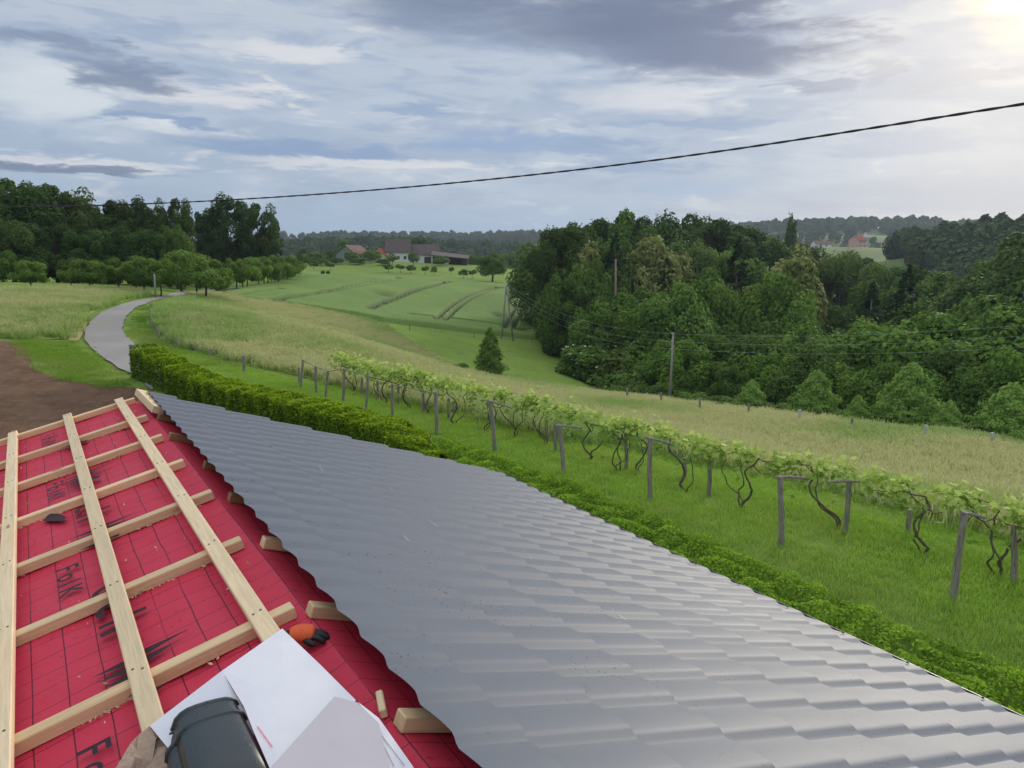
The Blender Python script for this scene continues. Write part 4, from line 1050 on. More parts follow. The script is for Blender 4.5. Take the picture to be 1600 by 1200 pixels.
# ------------------------------------------------------------------ hedge and low planting
def arc_points(line, n, r):
    line = np.asarray(line)[:, :2]; d = np.linalg.norm(np.diff(line, axis=0), axis=1); cum = np.concatenate([[0], np.cumsum(d)])
    u = r.uniform(0, cum[-1], n); x = np.interp(u, cum, line[:, 0]); y = np.interp(u, cum, line[:, 1])
    i = np.clip(np.searchsorted(cum, u)-1, 0, len(d)-1); t = np.diff(line, axis=0)[i]/d[i][:, None]
    return np.column_stack([x, y]), np.column_stack([-t[:, 1], t[:, 0]]), u/cum[-1], t
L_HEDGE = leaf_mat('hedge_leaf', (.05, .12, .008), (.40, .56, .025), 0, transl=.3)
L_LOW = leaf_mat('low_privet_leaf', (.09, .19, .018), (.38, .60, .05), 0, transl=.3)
def hedge_thing():
    r = np.random.default_rng(31)
    A, B = at_range(226, 552, 35.0), at_range(690, 694, 20.2)
    line = [A[:2], (A[:2]+B[:2])/2+np.array([.25, .1]), B[:2]]
    base = empty('hedge', (A[0], A[1], H1(A[0], A[1])), 'clipped yellow-green hedge running along the lawn behind the roof', 'hedge')
    n = 90000
    q, nrm, u, t = arc_points(line, n, r)
    hgt = 1.22-.32*u; hgt *= 1+.035*np.sin(u*60)+.03*np.sin(u*143+2); hgt *= np.clip((1-u)*9, .25, 1)**.5
    w = .62*(1+.06*np.sin(u*77))*np.clip((1-u)*8+.3, .3, 1)
    f = r.random(n); top = f < .5
    v = r.uniform(-1, 1, n)
    z = np.where(top, 1.0-.10*abs(v)**3, r.random(n)**.75); off = np.where(top, v, np.sign(v)*(1-.08*r.random(n)-.10*(z > .9)))
    lump = .028*np.sin(q[:, 0]*9)+.028*np.sin(q[:, 1]*11+off*4)+.025*np.sin(q[:, 0]*23+q[:, 1]*17)
    off = off*w+np.sign(off)*lump*.6
    P = np.column_stack([q+nrm*off[:, None], H(q[:, 0], q[:, 1])+z*hgt+np.where(top, lump, 0)]); P += r.normal(0, .018, P.shape)
    N = np.where(top[:, None], np.array([0, 0, 1.]), np.column_stack([nrm*np.sign(off)[:, None], .35+0*z]))+r.normal(0, .6, (n, 3))
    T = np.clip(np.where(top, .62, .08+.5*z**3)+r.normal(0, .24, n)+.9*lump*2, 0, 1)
    m_ = 1600; e = np.column_stack([np.repeat(A[None, :2], m_, 0)+r.uniform(-.58, .58, m_)[:, None]*nrm[:1]-t[:1]*r.uniform(0, .12, m_)[:, None], r.random(m_)*1.36+H1(A[0], A[1])])
    P = np.vstack([P, e]); N = np.vstack([N, -t[:1]+r.normal(0, .6, (m_, 3))[:, :2] @ np.eye(2) if False else np.column_stack([np.repeat(-t[:1], m_, 0), np.full(m_, .4)])+r.normal(0, .5, (m_, 3))]); T = np.concatenate([T, np.clip(r.normal(.25, .2, m_), 0, 1)])
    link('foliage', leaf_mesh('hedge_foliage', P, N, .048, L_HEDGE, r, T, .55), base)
    specs = []
    for k in np.linspace(.01, .97, 34):
        c = np.array([np.interp(k, [0, .5, 1], [p[i] for p in line]) for i in (0, 1)])+r.normal(0, .12, 2); z0 = H1(*c)
        specs.append(([(c[0], c[1], z0-.05), (c[0]+r.normal(0, .06), c[1]+r.normal(0, .06), z0+.5), (c[0]+r.normal(0, .12), c[1]+r.normal(0, .12), z0+.95)], np.array([.03, .022, .008])))
    link('stem', tubes('hedge_stem', specs, M_BARK), base)
hedge_thing()
LOWLINE = hits([(700, 696), (790, 726), (900, 768), (1000, 808), (1150, 876), (1300, 944), (1450, 1010), (1600, 1066), (1760, 1130), (2000, 1220)])
def low_planting():
    r = np.random.default_rng(32)
    base = empty('low_hedge', tuple(LOWLINE[0]), 'low bushy green planting strip along the eave of the metal roof', 'hedge')
    n = 62000
    q, nrm, u, t = arc_points(LOWLINE, n, r)
    nrm = -nrm if nrm[0] @ np.array([-1, -1]) < 0 else nrm
    w = r.random(n)**.9*1.9+r.normal(0, .06, n)-.12+.10*np.sin(q[:, 0]*3.1)+.07*np.sin(q[:, 0]*7+1)
    c = q+nrm*w[:, None]
    lump = .5+.5*np.sin(c[:, 0]*5.3+1.2*np.sin(c[:, 1]*3.7))*np.sin(c[:, 1]*4.9+1.5*np.sin(c[:, 0]*2.9))
    h = (.16+.26*lump)*np.clip((w+.15)/.35, .15, 1)
    z = h*(1-r.random(n)**2.2*.75)
    P = np.column_stack([c, H(c[:, 0], c[:, 1])+z]); N = np.array([[0, 0, .8]])+r.normal(0, .6, (n, 3))
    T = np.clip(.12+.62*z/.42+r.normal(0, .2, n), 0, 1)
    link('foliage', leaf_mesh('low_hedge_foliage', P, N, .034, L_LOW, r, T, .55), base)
low_planting()

# ------------------------------------------------------------------ grasses
def blades(name, seed, n, h, width, lean, material, head=0.0, area=1.0, clump=0):
    r = np.random.default_rng(seed)
    if clump:
        c = r.uniform(-area/2, area/2, (clump, 2)); p = c[r.integers(0, clump, n)]+r.normal(0, .05*area, (n, 2))
    else: p = r.uniform(-area/2, area/2, (n, 2))
    hh = r.uniform(*h, n); a = r.uniform(0, 6.28, n); ln = r.uniform(.1, 1, n)*lean*hh
    d = np.column_stack([np.cos(a), np.sin(a)]); s = np.column_stack([-d[:, 1], d[:, 0]])*width/2
    z0 = np.zeros(n)-.02
    V = np.stack([np.column_stack([p-s, z0]), np.column_stack([p+s, z0]), np.column_stack([p+s*.8+d*(ln*.35)[:, None], hh*.6]), np.column_stack([p-s*.8+d*(ln*.35)[:, None], hh*.6]),
                  np.column_stack([p+s*.15+d*ln[:, None], hh]), np.column_stack([p-s*.15+d*ln[:, None], hh])], 1).reshape(-1, 3)
    i = np.arange(n)[:, None]*6; F = np.concatenate([i+np.array([[0, 1, 2, 3]]), i+np.array([[3, 2, 4, 5]])])
    rt = r.random(n); T = np.stack([rt*.25, rt*.25, .2+rt*.5, .2+rt*.5, .45+rt*.55, .45+rt*.55], 1).ravel()
    if head:
        k = r.random(n) < head; q = np.column_stack([p+d*ln[:, None], hh])[k]; m_ = len(q); dd = d[k]; ss = s[k]*2.3/width*.012
        up = np.column_stack([dd*.05, np.full(m_, .10)])
        HV = np.stack([q-up*.4, q+np.column_stack([ss, np.zeros(m_)]), q+up, q-np.column_stack([ss, np.zeros(m_)])], 1).reshape(-1, 3)
        o = len(V); V = np.vstack([V, HV]); F = np.vstack([F, o+np.arange(len(HV)).reshape(-1, 4)]); T = np.concatenate([T, np.repeat(1.0+.0*r.random(m_), 4)])
    return np_mesh(name, V, F, [material], tint=T)
def grass_mat(name, low, mid_, tip, patch, scale=.12):
    def b(g):
        t = tint(g); p = geo(g)
        c = g.mix(g.ss(t, 0, .5), low, mid_); c = g.mix(g.ss(t, .5, 1), c, tip)
        n = g.noise(p, scale, 4, .6)
        c = g.mix(g.m('MULTIPLY', g.ss(n, .46, .64), .75), c, patch)
        return dict(col=c, tcol=c)
    return mat(name, rough=.75, spec=.08, build=b, transl=.35)
B_LAWN = grass_mat('lawn_blades', (.22, .37, .045), (.34, .54, .075), (.46, .63, .13), (.37, .50, .10), .25)
B_MEAD = grass_mat('meadow_blades', (.22, .34, .07), (.40, .48, .15), (.57, .57, .28), (.25, .43, .09), .055)
B_VERGE = grass_mat('verge_blades', (.17, .28, .03), (.25, .40, .05), (.34, .48, .09), (.34, .40, .11), .2)
def scatter_in(poly, step, r, keep=None):
    P = np.array([p[:2] for p in poly]); lo, hi = P.min(0), P.max(0)
    X, Y = np.meshgrid(np.arange(lo[0], hi[0], step), np.arange(lo[1], hi[1], step)); X = X.ravel()+r.uniform(-.5, .5, X.size)*step; Y = Y.ravel()+r.uniform(-.5, .5, Y.size)*step
    k = inpoly(X, Y, P)
    if keep is not None: k &= keep(X, Y)
    return np.column_stack([X[k], Y[k], H(X[k], Y[k])+.03])
rgg = np.random.default_rng(55)
ROADP = [tuple(p) for p in SL]+[tuple(p) for p in SR[::-1]]
def offroad(X, Y):
    k = np.zeros(len(X), bool)
    for dx, dy in ((0, 0), (.75, 0), (-.75, 0), (0, .75), (0, -.75), (.5, .5), (-.5, .5), (.5, -.5), (-.5, -.5)): k |= inpoly(X+dx, Y+dy, ROADP)
    return ~k
def infront(X, Y): return (Y > 2) & (abs(X) < Y*.78+6)
protos = [blades(f'meadow_tuft{i}', 300+i, 330, (.18, .52), .016, .55, B_MEAD, .55, 1.3, 26) for i in range(4)]
P = scatter_in(MRIGHT, .62, rgg, infront); instancer('meadow_grass', P, rgg.uniform(.75, 1.2, len(P)), rgg.uniform(0, 6.28, len(P)), protos, 'tall seeding hay grass behind the vines')
P = scatter_in(MLEFT, .75, rgg, lambda X, Y: infront(X, Y) & offroad(X, Y)); instancer('meadow_grass', P, rgg.uniform(.7, 1.1, len(P)), rgg.uniform(0, 6.28, len(P)), protos, 'seeding hay grass left of the lane')
lawn_poly = [tuple(p[:2]) for p in LOWLINE]+[tuple(p[:2]) for p in hits([(1800, 905), (1620, 858), (1400, 800), (1200, 748), (1000, 706), (860, 683), (720, 648), (640, 630), (560, 613), (470, 594), (380, 577), (330, 562), (262, 542), (226, 545)])]
lp = [blades(f'lawn_tuft{i}', 320+i, 560, (.03, .085), .009, 1.1, B_LAWN, 0, 1.1) for i in range(3)]
P = scatter_in(lawn_poly, .62, rgg, infront); instancer('lawn_grass', P, rgg.uniform(.75, 1.35, len(P)), rgg.uniform(0, 6.28, len(P)), lp, 'mown bright green grass around the vines')
vp = [blades(f'verge_tuft{i}', 330+i, 420, (.04, .13), .014, .7, B_VERGE, 0, 1.3) for i in range(3)]
verge = hits([(222, 606), (180, 604), (129, 598), (90, 589), (57, 577), (42, 547), (33, 535), (60, 531), (103, 532), (112, 515), (132, 498), (168, 481), (212, 468), (245, 460), (262, 460.5), (215, 470), (170, 483), (145, 498), (132, 516), (131, 528), (142, 547), (178, 574), (217, 594)])
P = scatter_in(verge, .7, rgg, offroad); instancer('verge_grass', P, rgg.uniform(.7, 1.3, len(P)), rgg.uniform(0, 6.28, len(P)), vp, 'rough green grass between lane and bare soil')
verge2 = hits([(222, 551), (208, 535), (196, 521), (196, 508), (206, 490), (224, 478), (251, 469), (290, 461.5), (345, 455), (345, 463), (262, 473), (236, 484), (232, 497), (238, 517), (262, 540), (320, 560), (380, 578), (330, 575), (260, 556)])
P = scatter_in(verge2, .7, rgg, offroad); instancer('verge_grass', P, rgg.uniform(.7, 1.3, len(P)), rgg.uniform(0, 6.28, len(P)), vp, 'bright green verge on the inside of the lane bend')
edge_strip = hits([(862, 538), (905, 582), (950, 622), (1100, 641), (1250, 660), (1450, 685), (1620, 708), (1620, 716), (1450, 690), (1250, 665), (1100, 645), (960, 628), (915, 585), (872, 540)])

# ------------------------------------------------------------------ posts, fences, vines
def _grey(g):
    o = objc(g); gr = g.noise(g.scale(o, 14, 14, 1.2), 3, 5, .6); w = g.noise(o, 3, 4, .6)
    c = g.mix(g.ss(gr, .35, .65), (.33, .30, .265), (.18, .155, .135)); c = g.mix(g.m('MULTIPLY', g.ss(w, .5, .7), .4), c, (.40, .37, .33))
    return dict(col=c, nrm=bump(g, gr, .6, .01))
M_POST = mat('weathered_grey_wood', rough=.95, build=_grey)
M_CONC = mat('concrete_post', rough=.9, build=lambda g: dict(col=g.mix(g.noise(objc(g), 8, 4, .6), (.42, .43, .44), (.55, .56, .57))))
M_WIRE = mat('galvanised_wire', (.30, .31, .32), .5, .5, metallic=.6)
def post_at(pxb, pyb, pxt, pyt, rad, parent, material=None, seed=0, name='post', n=8):
    b = hits([(pxb, pyb)])[0]; r_ = math.hypot(b[0], b[1]); t = at_range(pxt, pyt, r_)
    b = b-np.array([0, 0, .15]); m_ = b*.5+t*.5+np.array([random.uniform(-.02, .02), random.uniform(-.02, .02), 0])
    tube(name, [b, b*.75+t*.25, m_, b*.2+t*.8, t], rad*np.array([1.08, 1.02, 1, .95, .92]), material or M_POST, parent, n, False, seed, .07)
    return b, t
def fence(label, posts, rad, mats, wire=True, cat='fence'):
    b0 = hits([posts[0][:2]])[0]
    f = empty('fence', tuple(b0), label, cat); tops = []
    for i, (x, yb, yt) in enumerate([(p[0], p[1], p[2]) for p in posts]):
        b, t = post_at(x, yb, x+random.uniform(-.6, .6), yt, rad*random.uniform(.85, 1.15), f, mats[i % len(mats)], i, n=7); tops.append((b, t))
    if wire:
        for k in (.55, .85):
            L = [b+(t-b)*k for b, t in tops]; pts = []
            for p, q in zip(L[:-1], L[1:]): pts += [p, (p+q)/2-np.array([0, 0, .04])]
            tube('wire', pts+[L[-1]], .004, M_WIRE, f, 4)
fence('row of weathered fence posts curving round the inside of the lane', [(289.5, 470, 464), (268.5, 477.5, 470), (247, 481.5, 475), (239.5, 488, 480.5), (234.6, 499, 484), (237.6, 515, 501), (243.6, 521, 511), (248, 528, 516), (258.6, 534, 522.5), (275, 541, 528), (289, 546, 533.5), (308, 552.5, 537), (330, 558, 545), (351, 563, 551.5), (381, 582.5, 555.5)], .07, [M_POST])
fence('fence of pale posts along the lower edge of the wheat', [(500, 492, 486.5), (533, 496, 489), (571, 502, 495), (607, 512, 505), (640, 517, 508), (675, 521, 513), (708, 525, 517), (741, 528.5, 520.6), (785, 533, 526), (828, 538, 530)], .075, [M_CONC, M_POST, M_CONC])
fence('fence of grey and pale posts along the lower meadow edge', [(980, 630, 606), (1033, 638, 613), (1093, 648, 622), (1170, 658, 631), (1250, 667, 640), (1332, 677, 653), (1447, 693, 664), (1550, 703, 676), (1660, 716, 690)], .08, [M_POST, M_POST, M_POST, M_POST, M_CONC, M_POST, M_CONC, M_CONC])
fence('two thin stakes with wire crossing the pasture dip', [(704.5, 578, 564), (831, 603, 590)], .03, [M_CONC])

trel = empty('vine_trellis', tuple(hits([(775, 707)])[0]), 'weathered wooden vine trellis of leaning posts with short cross bars', 'trellis')
FRONT = [(468.7, 607.5, 473.7, 562), (494.5, 616, 493, 572), (508, 622.5, 512.5, 579), (535.7, 630, 538, 576), (571, 644, 575, 586), (613, 656, 613, 600), (682.5, 679, 680.5, 612.5), (775, 708, 766, 626), (882, 740, 874, 664), (1016, 783, 1016, 684), (1222, 854, 1219, 744), (1489, 934, 1507, 800)]
REAR = [(467, 601, 467, 574), (565.5, 618, 565.5, 590), (590, 626, 590, 596), (622, 635, 622.5, 600), (662, 646, 661, 614), (701, 656, 701, 622), (708, 648, 708, 627), (856, 688, 854, 656), (869, 708, 867.5, 660), (979, 737, 978, 678), (1070, 750, 1070, 715), (1108, 776, 1109, 712), (1321, 833, 1327, 752), (1420, 833, 1422, 796), (1586, 912, 1584, 822), (1690, 1000, 1712, 850)]
FT, RT = [], []
for i, (a, b, c, d) in enumerate(FRONT): FT.append(post_at(a, b, c, d, .062 if i > 5 else .055, trel, None, i, n=9))
for i, (a, b, c, d) in enumerate(REAR): RT.append(post_at(a, b, c, d, .055, trel, None, 40+i, n=9))
def bar(p, q, rad=.032, name='cross_bar'):
    tube(name, [p, (np.array(p)+q)/2+np.array([0, 0, .015]), q], rad*np.array([1, .95, .85]), M_POST, trel, 7, False, 3, .08)
tops_f = [t for b, t in FT]; tops_r = [t for b, t in RT]
for i in (7, 8, 9, 10, 11):
    t = tops_f[i]; j = min(tops_r, key=lambda q: np.linalg.norm(q[:2]-t[:2]) if q[1] > t[1] else 99)
    d = j-t; d = d/np.linalg.norm(d); bar(t-d*.12-np.array([0, 0, .03]), t+d*min(.7, np.linalg.norm(j-t)))
bar(tops_r[12]-np.array([.5, .05, .02]), tops_r[12]+np.array([.22, 0, .0]))
for i in range(0, 6): bar(tops_f[i]-np.array([0, 0, .04]), tops_f[i+1]-np.array([0, 0, .04]), .022, 'rail') if i not in (4,) else bar(tops_f[4]-np.array([0, 0, .04]), tops_r[3]-np.array([0, 0, .02]), .024, 'rail')
for k in range(5, 11):
    for dz in (.06, .3):
        p, q = tops_f[k]-np.array([0, 0, dz]), tops_f[k+1]-np.array([0, 0, dz]); tube('wire', [p, (p+q)/2-np.array([0, 0, .03]), q], .003, M_WIRE, trel, 4)

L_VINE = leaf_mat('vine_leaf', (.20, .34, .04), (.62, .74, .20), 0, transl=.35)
M_VINEW = mat('vine_wood', rough=.95, build=lambda g: dict(col=g.mix(g.noise(g.scale(objc(g), 12, 12, 3), 3, 4, .6), (.085, .066, .05), (.17, .135, .105))))
def vine_leaf_mesh(P, N, size, r, T):
    """five-pointed leaves"""
    n = len(P); N = unit(N); t = unit(np.cross(N, r.normal(0, 1, (n, 3)))); b = np.cross(N, t)
    s = (size*r.uniform(.6, 1.25, n))[:, None]
    out = [(0, -.55), (.55, -.5), (.42, .0), (.95, .25), (.38, .45), (0, 1.05), (-.38, .45), (-.95, .25), (-.42, .0), (-.55, -.5)]
    V = np.stack([P+(t*x+b*y)*s+N*s*(.18*abs(x)) for x, y in out], 1).reshape(-1, 3)
    return np_mesh('vine_foliage', V, np.arange(len(V)).reshape(-1, 10), [L_VINE], tint=np.repeat(T, 10))
vine_px = [(552, 612), (598, 632), (640, 640), (672, 648), (713, 664), (757, 674), (803, 684), (850, 696), (921, 720), (966, 738), (1002, 740), (1072, 768), (1157, 792), (1309, 826), (1440, 868), (1560, 900), (1680, 950)]
VB = hits(vine_px)
vlab = ['first small vine at the far end of the trellis', 'vine with a low arching stem near the far end', 'vine hanging between two thin far posts', 'vine with a hooked trunk left of mid row', 'twisting vine behind the short front post', 'vine just left of the tall leaning post', 'vine just right of the tall leaning post', 'vine with a slanting trunk by the thin twin posts', 'vine with a stem lying almost flat then rising', 'vine with looping stems left of the thick post', 'vine whose stem runs low behind the thick post', 'vine drooping over the short rear stump', 'vine forking from the ground in a V', 'vine with a slender bowed trunk by the T-shaped post', 'vine spreading low between the gap and the big leaning post', 'vine with looping canes behind the big leaning post', 'vine at the right edge of the picture']
def vines():
    for i, b in enumerate(VB):
        r = np.random.default_rng(400+i)
        nx_ = VB[min(i+1, len(VB)-1)]; pv = VB[max(i-1, 0)]
        along = (nx_-pv)[:2]; gap = np.linalg.norm(along)/(2 if 0 < i < len(VB)-1 else 1); along = along/np.linalg.norm(along); across = np.array([-along[1], along[0]])
        hz = 1.42
        v = empty('grapevine', tuple(b), vlab[i], 'grapevine', 'vines along the trellis')
        specs = []
        heads = []
        for k in range(2 if i % 3 else 3):
            dirn = r.uniform(-1, 1); p = [np.array([b[0], b[1], b[2]-.05])]
            cur = p[0].copy(); lean = r.normal(0, .25, 2)
            for z in np.linspace(.12, hz-.1, 16):
                cur = np.array([b[0], b[1], b[2]])+np.array([*(along*(dirn*gap*.42*(z/hz)**.8+.11*math.sin(z*5.5+k*2+i)+.03*math.sin(z*13+i))+across*(lean[0]*z*.5+.10*math.sin(z*6+i))), z+.04*math.sin(z*9)])
                p.append(cur+r.normal(0, .006, 3))
            rad0 = r.uniform(.026, .042)*(1 if k == 0 else .62)
            specs.append((p, np.linspace(rad0, rad0*.5, len(p)))); heads.append(p[-1])
            e = p[-1].copy(); q = [e]
            for _ in range(5):
                e = e+np.array([*(along*r.uniform(.05, .24)*np.sign(dirn)+across*r.normal(0, .05)), r.normal(0, .04)]); q.append(e)
            specs.append((q, np.linspace(rad0*.5, .006, len(q))))
            # cane drooping from the head
            e = p[-3].copy(); q = [e]; dd = r.uniform(-1, 1)
            for s_ in range(5): e = e+np.array([*(along*dd*.13+across*r.normal(0, .04)), -.10+.05*s_]); q.append(e)
            specs.append((q, np.linspace(rad0*.45, .006, len(q))))
        link('trunk', tubes('vine_trunk', specs, M_VINEW, n=6), v)
        n = int(245*max(gap, .9))
        sc_ = 1.0
        u = r.uniform(-.62, .62, n)*gap*1.05; w = r.normal(0, .34, n); zz = hz+.03+r.normal(0, .10, n)+.10*np.sin(u*5.3+i*2.1)*np.sin(u*2.2+i)-.30*np.abs(w)**1.6+.05*np.sin(u*4+i)
        droop = r.random(n) < .33; zz = np.where(droop, hz-abs(r.normal(0, .34, n)), zz); w = np.where(droop, w*.7, w)
        keep_ = (np.sin(u*6.1+i*1.7)+np.sin(u*11+i)*.6+w*1.2 > -.15) | (droop & (r.random(n) < .75)); u, w, zz, n = u[keep_], w[keep_], zz[keep_], int(keep_.sum())
        P = np.column_stack([b[0]+along[0]*u+across[0]*w, b[1]+along[1]*u+across[1]*w, zz]); P[:, 2] += H(P[:, 0], P[:, 1])
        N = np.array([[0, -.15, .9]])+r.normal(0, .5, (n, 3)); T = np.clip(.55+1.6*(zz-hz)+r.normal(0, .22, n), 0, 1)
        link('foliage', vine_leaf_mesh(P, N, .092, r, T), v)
vines()

# ------------------------------------------------------------------ farm and far houses
def _tiles(base, dark):
    def b(g):
        o = objc(g); n = g.noise(o, 1.2, 4, .6); f = g.noise(g.scale(o, 5, 5, 9), 1.5, 3, .6)
        return dict(col=g.mix(g.ss(g.m('ADD', g.m('MULTIPLY', n, .5), g.m('MULTIPLY', f, .5)), .38, .62), base, dark))
    return b
M_RBROWN = mat('brown_roof_tiles', rough=.9, build=_tiles((.15, .115, .11), (.105, .08, .078)))
M_RORANGE = mat('orange_roof_tiles', rough=.9, build=_tiles((.42, .13, .06), (.32, .09, .045)))
M_RRED = mat('red_roof_tiles', rough=.9, build=_tiles((.40, .10, .08), (.30, .07, .06)))
M_RTAN = mat('old_tan_roof', rough=.9, build=_tiles((.22, .13, .10), (.16, .10, .075)))
M_WHITE = mat('white_render', rough=.9, build=lambda g: dict(col=g.mix(g.noise(objc(g), .8, 4, .6), (.72, .70, .68), (.80, .79, .77))))
M_PINK = mat('pink_render', (.62, .36, .30), .9); M_CREAM = mat('cream_render', (.68, .58, .42), .9)
M_GREEN = mat('green_boards', (.20, .27, .25), .9); M_DWOOD = mat('dark_boards', (.06, .045, .038), .9)
M_GLASS = mat('window_glass', (.02, .025, .03), .08, .6); M_FRAME = mat('window_frame', (.7, .7, .68), .6)
def building(name, label, px, r_, w, d, wall, ridge, yaw, mw, mr, wins=(), doors=(), over=.45, chim=None, gable=None, cat='house', base_py=None):
    """gabled building; local x along the ridge, front faces -y"""
    p = at_range(px, 410, r_); zg = H1(p[0], p[1]); t = empty(name, (p[0], p[1], zg), label, cat); t.rotation_euler = (0, 0, yaw)
    M = Matrix.Translation((p[0], p[1], zg)) @ Matrix.Rotation(yaw, 4, 'Z')
    def part(nm, V, F, m_, parent=t):
        o = link(nm, py_mesh(nm, V, F, [m_])); o.parent = parent; return o
    x, y = w/2, d/2
    V = [(-x, -y, -1.5), (x, -y, -1.5), (x, y, -1.5), (-x, y, -1.5), (-x, -y, wall), (x, -y, wall), (x, y, wall), (-x, y, wall)]
    part('wall', V, BOXF, mw)
    for s_ in (-1, 1):
        g0 = s_*(x-.15); e = s_*x
        part('gable', [(g0, -y+.01, wall-.002), (e, -y+.01, wall-.002), (e, y-.01, wall-.002), (g0, y-.01, wall-.002), (g0, 0, ridge-.1), (e, 0, ridge-.1)], [(0, 4, 3), (1, 2, 5), (0, 1, 5, 4), (3, 4, 5, 2), (0, 3, 2, 1)], gable or mw)
    rf = None
    for s_ in (-1, 1):
        k = (ridge-wall)/y; yo = s_*(y+over); zo = wall-over*k; xo = x+over; th = .22
        V = [(-xo, 0, ridge), (xo, 0, ridge), (xo, yo, zo), (-xo, yo, zo)]; V += [(a, b, c+th) for a, b, c in V]
        rf = part('roof', V, BOXF if s_ < 0 else [f[::-1] for f in BOXF], mr)
    if chim is not None: part('chimney', boxv(chim-.35, chim+.35, .6, 1.3, ridge-1.2, ridge+.9), BOXF, M_RTAN, rf)
    for wx, wz, ww, wh in wins:
        o = part('window', boxv(wx-ww/2-.1, wx+ww/2+.1, -y-.06, -y+.05, wz-wh/2-.1, wz+wh/2+.1), BOXF, M_FRAME)
        part('pane', boxv(wx-ww/2, wx+ww/2, -y-.09, -y-.03, wz-wh/2, wz+wh/2), BOXF, M_GLASS, o)
    for wx, wz, ww, wh in doors: part('door', boxv(wx-ww/2, wx+ww/2, -y-.07, -y+.05, wz-wh/2, wz+wh/2), BOXF, M_DWOOD)
    return t
building('farmhouse', 'white farmhouse with steep dark brown tiled roof', 622, 282, 8.4, 7.4, 3.9, 8.2, .12, M_WHITE, M_RBROWN, [(-2.4, 1.7, .9, 1.1), (0.2, 1.7, .9, 1.1), (2.6, 1.7, .9, 1.1)], chim=2.0, gable=M_DWOOD)
building('barn', 'long low barn with dark brown roof joined right of the farmhouse', 662, 284, 10.2, 7.5, 3.3, 6.6, .10, M_WHITE, M_RBROWN, [(-3, 1.4, .8, .8)], [(1.5, 1.1, 2.4, 2.4)], cat='barn')
building('outbuilding', 'small outbuilding with bright orange tiled roof left of the farmhouse', 596, 281, 5.2, 6.0, 2.2, 4.6, 1.25, M_CREAM, M_RORANGE, cat='outbuilding')
building('gabled_house', 'green boarded house with white-edged gable left of the farm', 552, 276, 9.0, 8.0, 2.6, 5.4, 1.18, M_GREEN, M_RTAN, [(-1.5, 1.5, .9, 1.0), (1.4, 1.5, .9, 1.0)], gable=M_GREEN)
def shed():
    p = at_range(703, 410, 276); z = H1(p[0], p[1]); t = empty('open_shed', (p[0], p[1], z), 'dark open-sided shed with sloping roof right of the barn', 'shed'); t.rotation_euler = (0, 0, .05)
    def part(nm, V, F, m_):
        o = link(nm, py_mesh(nm, V, F, [m_])); o.parent = t
    for x in (-5.8, -2, 2, 6): part('post', boxv(x-.12, x+.12, -3.2, -2.95, -1, 2.6-.07*x), BOXF, M_DWOOD)
    V = [(-6.6, -3.8, 3.05), (6.8, -3.8, 1.95), (6.8, 3.5, 3.1), (-6.6, 3.5, 4.4)]; V += [(a, b, c+.2) for a, b, c in V]
    part('roof', V, BOXF, M_RBROWN); part('back_wall', boxv(-6.2, 6.3, 2.8, 3.1, -1, 2.6), BOXF, M_DWOOD)
    part('white_wall', boxv(-4.6, -.4, -1.6, -1.3, -1, 2.1), BOXF, M_WHITE); part('side_wall', boxv(4.2, 6.2, -2.9, 2.7, -1, 1.9), BOXF, M_DWOOD)
shed()
building('far_house', 'tall pink house with red roof on the far field', 1337, 655, 9.5, 9, 6.2, 9.6, .5, M_PINK, M_RRED, [(-2.5, 4.6, 1, 1.4), (0, 4.6, 1, 1.4), (2.5, 4.6, 1, 1.4), (-2.5, 1.6, 1, 1.4), (2.5, 1.6, 1, 1.4)])
building('far_house', 'low white far house with dark roof near the poplar', 1281, 640, 13, 8, 2.8, 5.0, .1, M_WHITE, M_RTAN, [(-3, 1.5, 1.2, 1.2), (2, 1.5, 1.2, 1.2)])
building('far_house', 'red-roofed house above the far right woods', 1556, 505, 11, 9, 4.4, 8.0, .3, M_PINK, M_RRED, [(-2, 2.2, 1, 1.3), (2, 2.2, 1, 1.3)])
building('far_house', 'second red-roofed house beside it above the woods', 1576, 512, 9, 8, 4.0, 7.4, -.2, M_CREAM, M_RRED, [(0, 2.2, 1, 1.3)])
for px, lab, mr, mw in ((1256, 'leftmost village house on the distant hill', M_RRED, M_CREAM), (1275, 'long cream village building on the distant hilltop', M_RTAN, M_CREAM), (1300, 'white village house right of the long cream building', M_RRED, M_WHITE), (1352, 'rightmost village house on the distant hill', M_RTAN, M_WHITE)):
    building('village_house', lab, px, 1150, 13 if 'long' in lab else 8, 7, 4, 7, .2, mw, mr)
bf = hits([(1290, 371), (1330, 369), (1362, 369), (1361, 376), (1300, 377)])
zone('ploughed_field', bf, 8.0, .6, ground_mat('far_ploughed_field', (.24, .16, .13), (.20, .13, .11), .05, .2), 'brown ploughed field on the far hill')

